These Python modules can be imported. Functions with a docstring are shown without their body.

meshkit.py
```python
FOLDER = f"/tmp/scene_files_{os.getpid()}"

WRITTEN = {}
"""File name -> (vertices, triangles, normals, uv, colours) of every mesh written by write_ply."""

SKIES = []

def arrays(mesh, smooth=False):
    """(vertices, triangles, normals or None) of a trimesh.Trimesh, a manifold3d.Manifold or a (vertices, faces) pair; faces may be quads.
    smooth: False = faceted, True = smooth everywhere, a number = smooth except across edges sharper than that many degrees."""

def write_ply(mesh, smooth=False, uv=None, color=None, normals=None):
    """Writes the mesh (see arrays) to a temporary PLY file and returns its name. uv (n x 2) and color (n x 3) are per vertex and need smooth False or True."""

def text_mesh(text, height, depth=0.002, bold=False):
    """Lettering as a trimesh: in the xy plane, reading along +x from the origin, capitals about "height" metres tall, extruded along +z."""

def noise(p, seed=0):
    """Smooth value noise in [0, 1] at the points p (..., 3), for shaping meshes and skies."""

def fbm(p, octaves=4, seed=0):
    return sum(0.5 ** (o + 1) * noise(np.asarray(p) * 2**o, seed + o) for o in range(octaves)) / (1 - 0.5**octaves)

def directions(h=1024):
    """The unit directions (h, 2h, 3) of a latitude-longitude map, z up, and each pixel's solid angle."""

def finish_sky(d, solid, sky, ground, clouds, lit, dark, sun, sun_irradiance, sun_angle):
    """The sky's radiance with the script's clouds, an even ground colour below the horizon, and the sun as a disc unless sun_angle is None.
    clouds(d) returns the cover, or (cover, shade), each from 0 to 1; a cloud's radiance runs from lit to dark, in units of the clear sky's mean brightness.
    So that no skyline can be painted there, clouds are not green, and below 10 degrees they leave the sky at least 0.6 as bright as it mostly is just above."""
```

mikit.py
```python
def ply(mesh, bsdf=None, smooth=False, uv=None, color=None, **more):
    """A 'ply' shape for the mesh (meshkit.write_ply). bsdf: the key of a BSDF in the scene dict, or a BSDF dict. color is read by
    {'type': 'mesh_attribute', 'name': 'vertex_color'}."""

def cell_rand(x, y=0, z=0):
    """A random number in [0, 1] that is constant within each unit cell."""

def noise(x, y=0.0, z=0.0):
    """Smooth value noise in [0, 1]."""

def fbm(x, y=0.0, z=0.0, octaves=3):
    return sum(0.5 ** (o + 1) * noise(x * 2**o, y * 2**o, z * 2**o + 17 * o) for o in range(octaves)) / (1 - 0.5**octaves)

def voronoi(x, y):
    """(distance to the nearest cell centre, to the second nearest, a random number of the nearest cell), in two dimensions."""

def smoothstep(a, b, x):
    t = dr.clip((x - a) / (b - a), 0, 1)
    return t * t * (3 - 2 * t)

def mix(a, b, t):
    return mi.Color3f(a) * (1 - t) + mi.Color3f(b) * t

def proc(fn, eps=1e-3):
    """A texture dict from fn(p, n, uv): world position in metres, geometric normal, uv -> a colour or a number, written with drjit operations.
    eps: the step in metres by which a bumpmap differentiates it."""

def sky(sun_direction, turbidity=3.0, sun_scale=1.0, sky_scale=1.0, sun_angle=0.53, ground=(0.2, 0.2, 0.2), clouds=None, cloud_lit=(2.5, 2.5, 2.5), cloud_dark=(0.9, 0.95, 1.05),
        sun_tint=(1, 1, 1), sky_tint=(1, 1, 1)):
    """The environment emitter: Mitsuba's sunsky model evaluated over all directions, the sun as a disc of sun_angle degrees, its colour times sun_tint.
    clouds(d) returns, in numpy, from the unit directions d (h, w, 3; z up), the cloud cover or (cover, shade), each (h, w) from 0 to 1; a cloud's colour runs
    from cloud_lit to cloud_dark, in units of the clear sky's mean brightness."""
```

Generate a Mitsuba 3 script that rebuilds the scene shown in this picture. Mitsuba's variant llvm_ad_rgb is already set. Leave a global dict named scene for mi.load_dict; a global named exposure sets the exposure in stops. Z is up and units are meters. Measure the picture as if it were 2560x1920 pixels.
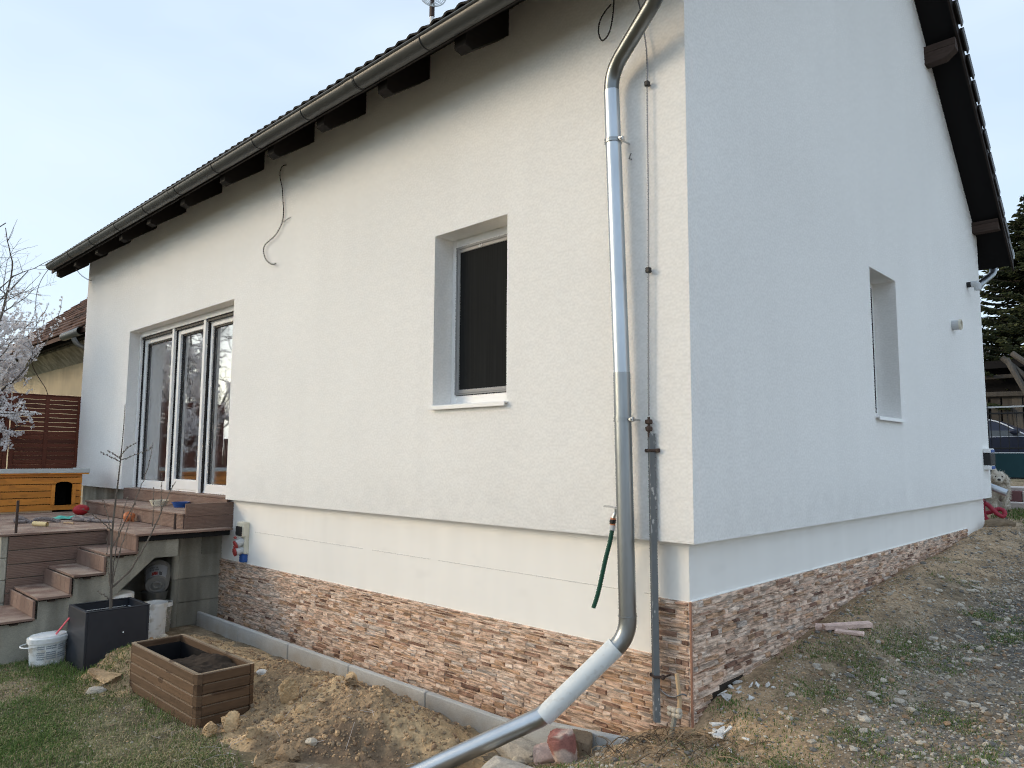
import math, random
import numpy as np, trimesh, manifold3d as m3
import shapely.geometry as sg, shapely.affinity as sa
import drjit as dr, mitsuba as mi
import mikit, meshkit
from mikit import noise, fbm, voronoi, cell_rand, smoothstep, mix

T = mi.ScalarTransform4f
rng = np.random.default_rng(7)
random.seed(7)
scene, labels = {'type': 'scene'}, {}

# ------------------------------------------------------------------ camera, sky, exposure
YAW, PITCH, ROLL = math.radians(-43.8647), math.radians(5.7154), math.radians(0.3263)
EYE = np.array([2.35426, -4.06785, 1.72587])
FW = np.array([math.sin(YAW) * math.cos(PITCH), math.cos(YAW) * math.cos(PITCH), math.sin(PITCH)])
RT = np.array([math.cos(YAW), -math.sin(YAW), 0.0])
UP = np.cross(RT, FW)
UP = -math.sin(ROLL) * RT + math.cos(ROLL) * UP
scene['camera'] = {'type': 'perspective', 'fov': 69.914, 'fov_axis': 'x', 'near_clip': 0.05, 'far_clip': 3000.0,
                   'to_world': T().look_at(origin=EYE.tolist(), target=(EYE + FW).tolist(), up=UP.tolist())}


def veil(d):
    q = np.stack([d[..., 0] * 2.2 + d[..., 1], d[..., 1] * 2.2 - d[..., 0], d[..., 2] * 6.0], -1)
    n = meshkit.fbm(q + 5.0, 5, 3)
    cover = 0.66 + 0.30 * np.clip((n - 0.40) * 3.0, 0, 1)
    shade = 0.18 + 0.60 * meshkit.fbm(q * 0.7 + 11.0, 4, 8)
    return cover, shade


scene['sky'] = mikit.sky((-1.05, -1.0, 0.50), turbidity=4.0, sun_scale=0.25, sky_scale=1.44, sun_angle=20, sun_tint=(0.96, 1.04, 1.26),
                         ground=(0.16, 0.14, 0.12), clouds=veil, cloud_lit=(1.47, 1.72, 2.00), cloud_dark=(1.08, 1.26, 1.50), sky_tint=(1.0, 1.02, 1.05))
exposure = 2.56

# ------------------------------------------------------------------ materials


def mat(key, rgb, rough=0.7, **kw):
    d = {'type': 'principled', 'roughness': rough, **{'specular': 0.35, **kw}}
    d['base_color'] = mikit.proc(rgb) if callable(rgb) else {'type': 'rgb', 'value': list(rgb)}
    scene[key] = {'type': 'twosided', 'bsdf': d}


def metal(key, rgb, rough):
    scene[key] = {'type': 'twosided', 'bsdf': {'type': 'principled', 'metallic': 1.0, 'roughness': rough,
                                               'base_color': mikit.proc(rgb) if callable(rgb) else {'type': 'rgb', 'value': list(rgb)}}}


def bumped(key, height, scale, eps):
    b = scene[key]['bsdf']
    scene[key] = {'type': 'twosided', 'bsdf': {'type': 'bumpmap', 'arbitrary': mikit.proc(height, eps), 'scale': scale, 'bsdf': b}}


def ladder(t, steps):
    """a colour from a list of (up to t, colour)"""
    c = mi.Color3f(steps[-1][1])
    for a, k in reversed(steps[:-1]):
        c = dr.select(t < a, mi.Color3f(k), c)
    return c


def f_render(p, n, uv):
    g = noise(p.x * 75, p.y * 75, p.z * 75)
    big = fbm(p.x * 0.8, p.y * 0.8, p.z * 0.8 + 3)
    streak = fbm(p.x * 6, p.y * 6, p.z * 0.5)
    low = smoothstep(1.75, 1.2, p.z) * fbm(p.x * 9, p.y * 9, p.z * 5)
    return mi.Color3f(0.89, 0.88, 0.85) * (0.88 + 0.12 * g) * (0.95 + 0.08 * big) * (0.975 + 0.038 * streak) * (1 - 0.10 * low)


mat('m_render', f_render, 0.9)
bumped('m_render', lambda p, n, uv: noise(p.x * 150, p.y * 150, p.z * 150) + 1.0 * noise(p.x * 70, p.y * 70, p.z * 70), 0.0042, 2e-3)


def f_plinth(p, n, uv):
    st = fbm(p.x * 7, p.y * 7, p.z * 0.9)
    d = smoothstep(0.62, 0.8, fbm(p.x * 4 + 9, p.y * 4, p.z * 7))
    return mi.Color3f(0.86, 0.845, 0.805) * (0.92 + 0.08 * st) * (1 - 0.035 * d)


mat('m_plinth', f_plinth, 0.55)


def f_stone(p, n, uv):
    t, s = uv.x, uv.y * 91.0
    c = ladder(t, [(0.32, (0.60, 0.485, 0.40)), (0.56, (0.53, 0.395, 0.31)), (0.72, (0.45, 0.30, 0.20)), (0.82, (0.31, 0.195, 0.145)),
                   (0.87, (0.17, 0.10, 0.075)), (0.92, (0.46, 0.41, 0.37)), (1.0, (0.66, 0.56, 0.48))])
    h = (p.x + p.y)
    vein = fbm(h * 14 + s, p.z * 95, s, 4)
    spot = fbm(h * 60, p.z * 90, s, 3)
    c = mix(c * 0.50, c * 1.36, smoothstep(0.30, 0.70, vein))
    rust = smoothstep(0.55, 0.72, fbm(h * 14 + 3, p.z * 40, s + 4))
    c = mix(c, mi.Color3f(0.38, 0.21, 0.125), 0.32 * rust)
    return c * (0.72 + 0.5 * spot) * mi.Color3f(1.03, 0.98, 0.93)


mat('m_stone', f_stone, 0.62)


def f_concrete(p, n, uv):
    a = fbm(p.x * 3, p.y * 3, p.z * 2.2, 4)
    s = smoothstep(0.2, 0.8, fbm(p.x * 9, p.y * 9, p.z * 1.3))
    g = noise(p.x * 130, p.y * 130, p.z * 130)
    return mi.Color3f(0.31, 0.295, 0.245) * (0.68 + 0.5 * a) * (0.68 + 0.55 * s) * (0.85 + 0.25 * g) * (0.8 + 0.4 * uv.x)


mat('m_concrete', f_concrete, 0.85)


def f_edging(p, n, uv):
    a = fbm(p.x * 5, p.y * 5, p.z * 5, 4)
    g = noise(p.x * 150, p.y * 150, p.z * 150)
    dirt = smoothstep(-0.10, -0.24, p.z) * fbm(p.x * 12, p.y * 12, p.z * 9)
    c = mi.Color3f(0.47, 0.48, 0.47) * (0.82 + 0.25 * a) * (0.86 + 0.22 * g) * (0.9 + 0.2 * uv.x)
    return mix(c, mi.Color3f(0.30, 0.235, 0.155), dirt * 0.75)


mat('m_edging', f_edging, 0.85)


def f_wpc(p, n, uv):
    g = noise((p.x + p.y) * 3, uv.y * 90, uv.x * 60)
    d = fbm(p.x * 6, p.y * 6, p.z * 6, 4)
    up = smoothstep(0.5, 0.9, n.z)
    c = mi.Color3f(0.165, 0.103, 0.081) * (0.82 + 0.36 * uv.x) * (0.86 + 0.24 * g)
    return mix(c, mi.Color3f(0.345, 0.268, 0.215), (0.15 + 0.65 * up) * smoothstep(0.22, 0.75, d))


mat('m_wpc', f_wpc, 0.75)


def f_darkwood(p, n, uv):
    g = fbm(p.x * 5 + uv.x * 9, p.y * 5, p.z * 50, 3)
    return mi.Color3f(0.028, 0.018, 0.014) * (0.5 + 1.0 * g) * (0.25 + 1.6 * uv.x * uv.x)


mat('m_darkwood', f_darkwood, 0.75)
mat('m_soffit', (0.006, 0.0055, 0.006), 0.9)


def f_fence(p, n, uv):
    g = fbm((p.x + p.y) * 4, p.z * 90, uv.x * 30, 3)
    return mi.Color3f(0.110, 0.029, 0.015) * (0.7 + 0.6 * g) * (0.75 + 0.5 * uv.x)


mat('m_fence', f_fence, 0.6)


def f_pine(p, n, uv):
    g = fbm((p.x + p.y) * 5, p.z * 70, uv.x * 40, 4)
    k = smoothstep(0.70, 0.78, noise((p.x + p.y) * 7 + 4, p.z * 22, uv.x * 31))
    c = mi.Color3f(0.62, 0.235, 0.036) * (0.85 + 0.25 * g) * (0.85 + 0.3 * uv.x)
    return mix(c, mi.Color3f(0.26, 0.095, 0.02), 0.3 * k)


mat('m_pine', f_pine, 0.5)


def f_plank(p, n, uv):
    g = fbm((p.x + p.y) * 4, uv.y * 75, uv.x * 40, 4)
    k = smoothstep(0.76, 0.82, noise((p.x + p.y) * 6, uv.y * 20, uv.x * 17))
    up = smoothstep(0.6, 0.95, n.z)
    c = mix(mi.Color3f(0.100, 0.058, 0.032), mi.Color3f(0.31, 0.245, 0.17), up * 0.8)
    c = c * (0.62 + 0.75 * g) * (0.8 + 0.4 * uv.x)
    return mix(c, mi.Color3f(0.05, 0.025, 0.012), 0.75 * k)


mat('m_plank', f_plank, 0.7)


def f_zinc(p, n, uv):
    a = fbm(p.x * 9, p.y * 9, p.z * 3, 4)
    return mi.Color3f(0.50, 0.54, 0.58) * (0.82 + 0.3 * a)


metal('m_zinc_new', f_zinc, 0.33)


def f_zincdull(p, n, uv):
    a = fbm(p.x * 16, p.y * 16, p.z * 3.0, 4)
    s = fbm(p.x * 60, p.y * 60, p.z * 2.0, 3)
    return mi.Color3f(0.37, 0.395, 0.41) * (0.72 + 0.4 * a) * (0.85 + 0.25 * s)


metal('m_zinc_dull', f_zincdull, 0.36)
mat('m_gutter', lambda p, n, uv: mi.Color3f(0.060, 0.063, 0.062) * (0.75 + 0.5 * fbm(p.x * 4, p.y * 9, p.z * 9)), 0.38)
metal('m_zinc_dark', lambda p, n, uv: mi.Color3f(0.20, 0.215, 0.22) * (0.7 + 0.6 * fbm(p.x * 14, p.y * 14, p.z * 6, 4)), 0.34)


def f_chip(p, n, uv):
    s = smoothstep(0.70, 0.74, noise(p.x * 90, p.y * 90, p.z * 34)) * smoothstep(0.42, 0.6, noise(p.x * 3, p.y * 3, p.z * 4))
    c = mi.Color3f(0.135, 0.147, 0.155) * (0.8 + 0.4 * fbm(p.x * 9, p.y * 9, p.z * 5))
    return mix(c, mi.Color3f(0.5, 0.5, 0.49), s * 0.7)


mat('m_greybar', f_chip, 0.5)
metal('m_wire', (0.24, 0.24, 0.25), 0.5)
metal('m_steel', (0.55, 0.55, 0.54), 0.3)
mat('m_black', (0.016, 0.016, 0.017), 0.5)
mat('m_rusty', (0.055, 0.035, 0.028), 0.7)


def f_white_dirty(p, n, uv):
    d = smoothstep(0.5, 0.75, fbm(p.x * 15, p.y * 15, p.z * 15, 4))
    return mix(mi.Color3f(0.76, 0.77, 0.76) * (0.9 + 0.2 * uv.x), mi.Color3f(0.42, 0.35, 0.25), d * 0.55)


mat('m_pvc', lambda p, n, uv: mix(mi.Color3f(0.62, 0.66, 0.67), mi.Color3f(0.50, 0.50, 0.48), smoothstep(0.62, 0.75, fbm(p.x * 30, p.y * 30, p.z * 30)) * 0.4), 0.38)
mat('m_upvc', (0.80, 0.80, 0.79), 0.3)
mat('m_bucket', f_white_dirty, 0.4)
mat('m_anthracite', lambda p, n, uv: mi.Color3f(0.024, 0.027, 0.035) * (0.85 + 0.3 * fbm(p.x * 7, p.y * 7, p.z * 4)), 0.42)
mat('m_screen', lambda p, n, uv: mi.Color3f(0.0155, 0.0165, 0.017) * (0.8 + 0.4 * noise(p.x * 130, p.y * 130, p.z * 2)), 0.9, specular=0.08)
mat('m_screenframe', (0.27, 0.27, 0.27), 0.45)
mat('m_curtain', lambda p, n, uv: mi.Color3f(0.62, 0.63, 0.63) * (0.6 + 0.6 * noise(p.x * 26, 1.0, p.z * 0.6)), 0.9)
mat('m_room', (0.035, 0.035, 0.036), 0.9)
mat('m_roomlight', (0.34, 0.37, 0.36), 0.9)
scene['m_glass'] = {'type': 'thindielectric', 'int_ior': 2.05}
scene['m_carglass'] = {'type': 'twosided', 'bsdf': {'type': 'principled', 'base_color': {'type': 'rgb', 'value': [0.03, 0.035, 0.035]}, 'roughness': 0.04, 'specular': 0.9}}


def f_ground(p, n, uv):
    a = fbm(p.x * 1.3, p.y * 1.3, 2.0, 4)
    b = fbm(p.x * 6, p.y * 6, 5.0, 4)
    g = noise(p.x * 85, p.y * 85, 0.0)
    g2 = noise(p.x * 34, p.y * 34, 3.0)
    sand = mi.Color3f(0.40, 0.28, 0.17) * (0.6 + 0.7 * b)
    soil = mix(mi.Color3f(0.15, 0.115, 0.075), mi.Color3f(0.27, 0.21, 0.145), smoothstep(0.35, 0.7, b))
    gravel = mix(mix(mi.Color3f(0.17, 0.14, 0.105), mi.Color3f(0.085, 0.083, 0.082), smoothstep(1.2, 3.0, p.y)), mi.Color3f(0.27, 0.225, 0.17), smoothstep(0.4, 0.75, fbm(p.x * 3 + 7, p.y * 3, 1.0, 4)))
    # the driveway's gravel lies to the right, sand is banked along the gable, the lawn to the left
    road = smoothstep(0.42, 1.0, p.x - 0.05 * p.y + 0.5 * (a - 0.5)) * smoothstep(-2.0, 0.3, p.y)
    bank = smoothstep(0.75, 0.2, p.x + 1.2 * (a - 0.5)) * (0.55 + 0.45 * smoothstep(2.0, 0.8, p.y)) * smoothstep(-0.75, -0.05, p.y + 0.6 * (b - 0.5)) * smoothstep(-0.9, -0.3, p.x)
    c = mix(soil, sand, bank)
    c = mix(c, gravel, road)
    turf = smoothstep(-1.3, -2.4, p.x) * smoothstep(-1.45, -1.75, p.y) * smoothstep(0.32, 0.6, a + 0.25 * (b - 0.5))
    c = mix(c, mi.Color3f(0.085, 0.095, 0.042) * (0.6 + 0.8 * b), 0.6 * turf)
    far = smoothstep(11.0, 16.0, p.y) + smoothstep(-14.0, -18.0, p.x)
    c = mix(c, mi.Color3f(0.10, 0.11, 0.055), dr.minimum(far, 1.0))
    return c * (0.70 + 0.5 * g) * (0.8 + 0.4 * g2)


mat('m_ground', f_ground, 0.95)


def f_mound(p, n, uv):
    a = fbm(p.x * 2.2 + 3, p.y * 2.2, p.z * 2, 4)
    b = fbm(p.x * 12, p.y * 12, p.z * 12, 4)
    g = noise(p.x * 80, p.y * 80, p.z * 80)
    c = mix(mi.Color3f(0.29, 0.205, 0.125), mi.Color3f(0.54, 0.385, 0.22), smoothstep(0.34, 0.62, a))
    dark = smoothstep(0.75, 0.25, (p.x + 1.75) * (p.x + 1.75) * 2.2 + (p.y + 1.25) * (p.y + 1.25) * 4.0 + 0.5 * (b - 0.5))
    c = mix(c, mi.Color3f(0.14, 0.10, 0.07), 0.85 * dark)
    return c * (0.55 + 0.75 * b) * (0.75 + 0.45 * g)


mat('m_mound', f_mound, 0.95)


def f_rock(p, n, uv):
    """uv.x chooses the stone: tan clod, brown clod, grey, red and white, pale, white plaster, brick"""
    t = uv.x
    b = fbm(p.x * 22 + uv.y * 9, p.y * 22, p.z * 22, 4)
    g = noise(p.x * 120, p.y * 120, p.z * 120)
    c = ladder(t, [(0.2, (0.52, 0.36, 0.21)), (0.3, (0.30, 0.20, 0.125)), (0.45, (0.44, 0.40, 0.34)), (0.5, (0.52, 0.40, 0.34)),
                   (0.6, (0.25, 0.19, 0.13)), (0.75, (0.50, 0.45, 0.37)), (0.85, (0.175, 0.165, 0.15)), (0.92, (0.66, 0.65, 0.62)), (1.0, (0.70, 0.52, 0.45))])
    red = smoothstep(0.43, 0.54, fbm(p.x * 7 + 2.3, p.y * 7, p.z * 9 + 4.0, 3))
    c = mix(c, mi.Color3f(0.27, 0.085, 0.07), dr.select((t > 0.45) & (t < 0.5), red * 0.85, mi.Float(0)))
    return c * (0.6 + 0.65 * b) * (0.8 + 0.35 * g)


mat('m_rock', f_rock, 0.9)
mat('m_pottingsoil', lambda p, n, uv: mi.Color3f(0.030, 0.021, 0.015) * (0.4 + 1.3 * fbm(p.x * 40, p.y * 40, p.z * 40, 3)), 0.95)


def f_blade(p, n, uv):
    c = ladder(uv.x, [(0.35, (0.070, 0.125, 0.026)), (0.62, (0.100, 0.160, 0.036)), (0.80, (0.19, 0.20, 0.080)), (1.0, (0.42, 0.345, 0.20))])
    return c * (0.75 + 0.5 * uv.y)


scene['m_blade'] = {'type': 'twosided', 'bsdf': {'type': 'principled', 'base_color': mikit.proc(f_blade), 'roughness': 0.65, 'specular': 0.25}}


def f_bark(p, n, uv):
    return mix(mi.Color3f(0.075, 0.06, 0.05), mi.Color3f(0.19, 0.165, 0.14), fbm(p.x * 30, p.y * 30, p.z * 8, 3)) * (0.5 + uv.x)


mat('m_bark', f_bark, 0.85)
scene['m_petal'] = {'type': 'principledthin', 'base_color': mikit.proc(lambda p, n, uv: mi.Color3f(0.95, 0.93, 0.935) * (0.85 + 0.15 * uv.x)), 'roughness': 0.7, 'diff_trans': 0.9, 'spec_trans': 0.0}
scene['m_needle'] = {'type': 'twosided', 'bsdf': {'type': 'principled', 'roughness': 0.6, 'specular': 0.2, 'base_color': mikit.proc(
    lambda p, n, uv: mix(mi.Color3f(0.020, 0.032, 0.014), mi.Color3f(0.105, 0.112, 0.042), uv.x * uv.x))}}


def f_oldtile(p, n, uv):
    c = mix(mi.Color3f(0.085, 0.050, 0.040), mi.Color3f(0.21, 0.12, 0.088), uv.x)
    m = smoothstep(0.5, 0.7, fbm(p.x * 2.5, p.y * 2.5, p.z * 3, 4))
    return mix(c, mi.Color3f(0.045, 0.036, 0.030), 0.7 * m) * (0.7 + 0.5 * fbm(p.x * 25, p.y * 25, p.z * 25))


mat('m_oldtile', f_oldtile, 0.85)
mat('m_barnwall', lambda p, n, uv: mi.Color3f(0.60, 0.50, 0.345) * (0.7 + 0.4 * fbm(p.x * 3, p.y * 3, p.z * 2.0, 4)) * (0.85 + 0.2 * fbm(p.x * 9, p.y * 2, p.z * 0.8)), 0.9)
mat('m_rooftile', lambda p, n, uv: mi.Color3f(0.050, 0.047, 0.045) * (0.7 + 0.6 * uv.x), 0.5)
mat('m_oldplank', lambda p, n, uv: mi.Color3f(0.085, 0.078, 0.069) * (0.45 + 0.8 * fbm((p.x + p.y) * 25, uv.x * 20, p.z * 2.5, 4)) * (0.6 + 0.8 * uv.x), 0.85)
mat('m_tin', lambda p, n, uv: mi.Color3f(0.50, 0.53, 0.53) * (0.8 + 0.3 * fbm(p.x * 5, p.y * 5, p.z * 9)), 0.4)


def plain(key, rgb, rough=0.6):
    mat(key, rgb, rough)


plain('m_red', (0.36, 0.018, 0.025), 0.4)
plain('m_socketred', (0.33, 0.045, 0.04), 0.4)
plain('m_pink', (0.72, 0.10, 0.13), 0.4)
plain('m_blue', (0.025, 0.085, 0.30), 0.4)
plain('m_cream', (0.66, 0.62, 0.50), 0.4)
plain('m_lightgrey', (0.50, 0.52, 0.53), 0.45)
plain('m_greyplastic', (0.22, 0.22, 0.21), 0.5)
plain('m_greylabel', (0.33, 0.35, 0.38), 0.5)
plain('m_hose', (0.012, 0.070, 0.048), 0.4)
plain('m_orange', (0.52, 0.17, 0.07), 0.5)
plain('m_conduit', (0.34, 0.030, 0.055), 0.5)
plain('m_copper', (0.33, 0.17, 0.115), 0.45)
plain('m_teal', (0.09, 0.40, 0.33), 0.8)
plain('m_shade', (0.012, 0.048, 0.058), 0.8)
plain('m_car', (0.022, 0.027, 0.050), 0.18)
plain('m_chrome', (0.75, 0.76, 0.78), 0.25)
plain('m_purple', (0.16, 0.075, 0.075), 0.8)
plain('m_pale', (0.46, 0.41, 0.38), 0.85)
plain('m_bone', (0.62, 0.50, 0.27), 0.7)
plain('m_pinewood', (0.46, 0.33, 0.20), 0.7)
plain('m_gapshade', (0.035, 0.027, 0.02), 0.9)  # near-black brown that paints the shade in the gap under the gable tiles
plain('m_liner', (0.007, 0.0075, 0.010), 0.5)
mat('m_root', lambda p, n, uv: mi.Color3f(0.26, 0.185, 0.115) * (0.35 + 1.1 * uv.x * uv.x), 0.9)
plain('m_pencil', (0.56, 0.555, 0.53), 0.8)
plain('m_ink', (0.10, 0.105, 0.115), 0.6)
plain('m_inkblue', (0.30, 0.33, 0.36), 0.6)
mat('m_ropegrey', lambda p, n, uv: mi.Color3f(0.22, 0.19, 0.185) * (0.4 + 1.1 * noise(p.x * 130, p.y * 130, p.z * 130)), 0.9)
mat('m_fur', lambda p, n, uv: mix(mi.Color3f(0.50, 0.43, 0.33), mi.Color3f(0.78, 0.74, 0.66), fbm(p.x * 22, p.y * 22, p.z * 14, 3)) * (0.75 + 0.35 * uv.x), 0.9)

# ------------------------------------------------------------------ building helpers


def numbered(key):
    if key not in scene and key not in labels and not any(k.startswith(key + '__') for k in scene):
        return key
    i = 1
    while True:
        k = f'{key}_{i:03d}'
        if k not in scene and k not in labels and not any(q.startswith(k + '__') for q in scene):
            return k
        i += 1


COUNT = {}


def child(parent, name):
    """the next free key for a part; counts instead of searching"""
    base = f'{parent}__{name}'
    i = COUNT.get(base, 0)
    COUNT[base] = i + 1
    return base if i == 0 else f'{base}_{i:03d}'


def shape(mesh, bsdf, smooth=False, tone=None, across=None, uv=None):
    v, f, n = meshkit.arrays(mesh, smooth)
    if uv is None and tone is not None:
        second = np.full(len(v), rng.random()) if across is None else v @ np.asarray(across, float)
        uv = np.stack([np.full(len(v), float(tone)), second], 1)
    path = meshkit.write_ply((v, f), False, uv, None, normals=n)
    return {'type': 'ply', 'filename': path, 'face_normals': n is None, 'bsdf': {'type': 'ref', 'id': bsdf}}


def part(parent, name, mesh, bsdf, label=None, kind=None, **kw):
    key = child(parent, name)
    scene[key] = shape(mesh, bsdf, **kw)
    if label or kind:
        labels[key] = {k: x for k, x in (('label', label), ('kind', kind)) if x}
    return key


def thing(name, label, category, group=None):
    key = numbered(name)
    labels[key] = {'label': label, 'category': category}
    if group:
        labels[key]['group'] = group
    return key


def solo(name, mesh, bsdf, label, category, group=None, **kw):
    key = thing(name, label, category, group)
    scene[key] = shape(mesh, bsdf, **kw)
    return key


def ground_piece(name, mesh, bsdf, kind='structure', label=None, **kw):
    scene[name] = shape(mesh, bsdf, **kw)
    labels[name] = {'kind': kind}
    if label:
        labels[name]['label'] = label
    return name


def cat(*ms):
    ms = [m for g in ms for m in (g if isinstance(g, list) else [g])]
    return trimesh.util.concatenate(ms) if len(ms) > 1 else ms[0]


def box(x0, x1, y0, y1, z0, z1, r=0.004):
    """a box with chamfered edges, by its limits"""
    r = min(r, 0.45 * min(x1 - x0, y1 - y0, z1 - z0))
    if r <= 0:
        m = trimesh.creation.box(extents=(x1 - x0, y1 - y0, z1 - z0))
        m.apply_translation(((x0 + x1) / 2, (y0 + y1) / 2, (z0 + z1) / 2))
        return m
    pts = []
    for a in (0, 1):
        for b in (0, 1):
            for c in (0, 1):
                P = np.array([(x0, x1)[a], (y0, y1)[b], (z0, z1)[c]], float)
                s = np.array([1 - 2 * a, 1 - 2 * b, 1 - 2 * c]) * r
                for k in range(3):
                    q = P + s
                    q[k] = P[k]
                    pts.append(q)
    return trimesh.convex.convex_hull(np.array(pts))


def rot(m, axis, deg, about=(0, 0, 0)):
    m = m.copy()
    m.apply_transform(trimesh.transformations.rotation_matrix(math.radians(deg), axis, about))
    return m


def move(m, *d):
    m = m.copy()
    m.apply_translation(d)
    return m


def tube(pts, r, n=12, caps=True):
    pts = np.asarray(pts, float)
    r = np.broadcast_to(np.asarray(r, float), (len(pts),))
    t = np.gradient(pts, axis=0)
    t /= np.linalg.norm(t, axis=1, keepdims=True) + 1e-12
    a = np.cross(t[0], [0.3, 0.9, 0.2] if abs(t[0][1]) < 0.8 else [1, 0, 0])
    a /= np.linalg.norm(a)
    ang = np.linspace(0, 2 * np.pi, n, endpoint=False)
    V = []
    for i in range(len(pts)):
        a = a - t[i] * (a @ t[i])
        a /= np.linalg.norm(a) + 1e-12
        b = np.cross(t[i], a)
        V.append(pts[i] + r[i] * (np.cos(ang)[:, None] * a + np.sin(ang)[:, None] * b))
    V = np.vstack(V)
    F = []
    k = np.arange(n)
    k2 = (k + 1) % n
    for i in range(len(pts) - 1):
        o = i * n
        F.append(np.stack([o + k, o + k2, o + n + k2], 1))
        F.append(np.stack([o + k, o + n + k2, o + n + k], 1))
    if caps:
        c0, c1 = len(V), len(V) + 1
        V = np.vstack([V, pts[0], pts[-1]])
        o = (len(pts) - 1) * n
        F.append(np.stack([np.full(n, c0), k2, k], 1))
        F.append(np.stack([np.full(n, c1), o + k, o + k2], 1))
    return trimesh.Trimesh(V, np.vstack(F), process=False)


def curve(pts, n=40):
    """a smooth line through the points"""
    from scipy.interpolate import CubicSpline
    pts = np.asarray(pts, float)
    s = np.r_[0, np.cumsum(np.linalg.norm(np.diff(pts, axis=0), axis=1))]
    return CubicSpline(s, pts)(np.linspace(0, s[-1], n))


def bend(pts, radius=0.08, k=7):
    """a polyline with its corners rounded"""
    pts = [np.asarray(p, float) for p in pts]
    out = [pts[0]]
    for a, b, c in zip(pts, pts[1:], pts[2:]):
        u, v = (a - b) / np.linalg.norm(a - b), (c - b) / np.linalg.norm(c - b)
        q0, q1 = b + u * radius, b + v * radius
        for s in np.linspace(0, 1, k):
            out.append((1 - s) ** 2 * q0 + 2 * s * (1 - s) * b + s * s * q1)
    out.append(pts[-1])
    return np.array(out)


def lathe(profile, n=28):
    m = trimesh.creation.revolve(np.asarray(profile, float), sections=n)
    return m


def extrude(poly, depth, plane='xz', at=0.0):
    """a shapely polygon pushed out by depth: plane xz towards +y from y=at, yz towards +x from x=at, xy towards +z"""
    m = trimesh.creation.extrude_polygon(poly, depth, engine='earcut')
    v = m.vertices.copy()
    f = m.faces
    if plane == 'xz':
        m = trimesh.Trimesh(np.stack([v[:, 0], at + v[:, 2], v[:, 1]], 1), f[:, ::-1], process=False)
    elif plane == 'yz':
        m = trimesh.Trimesh(np.stack([at + v[:, 2], v[:, 0], v[:, 1]], 1), f, process=False)
    else:
        m = trimesh.Trimesh(v + [0, 0, at], f, process=False)
    return m


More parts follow.
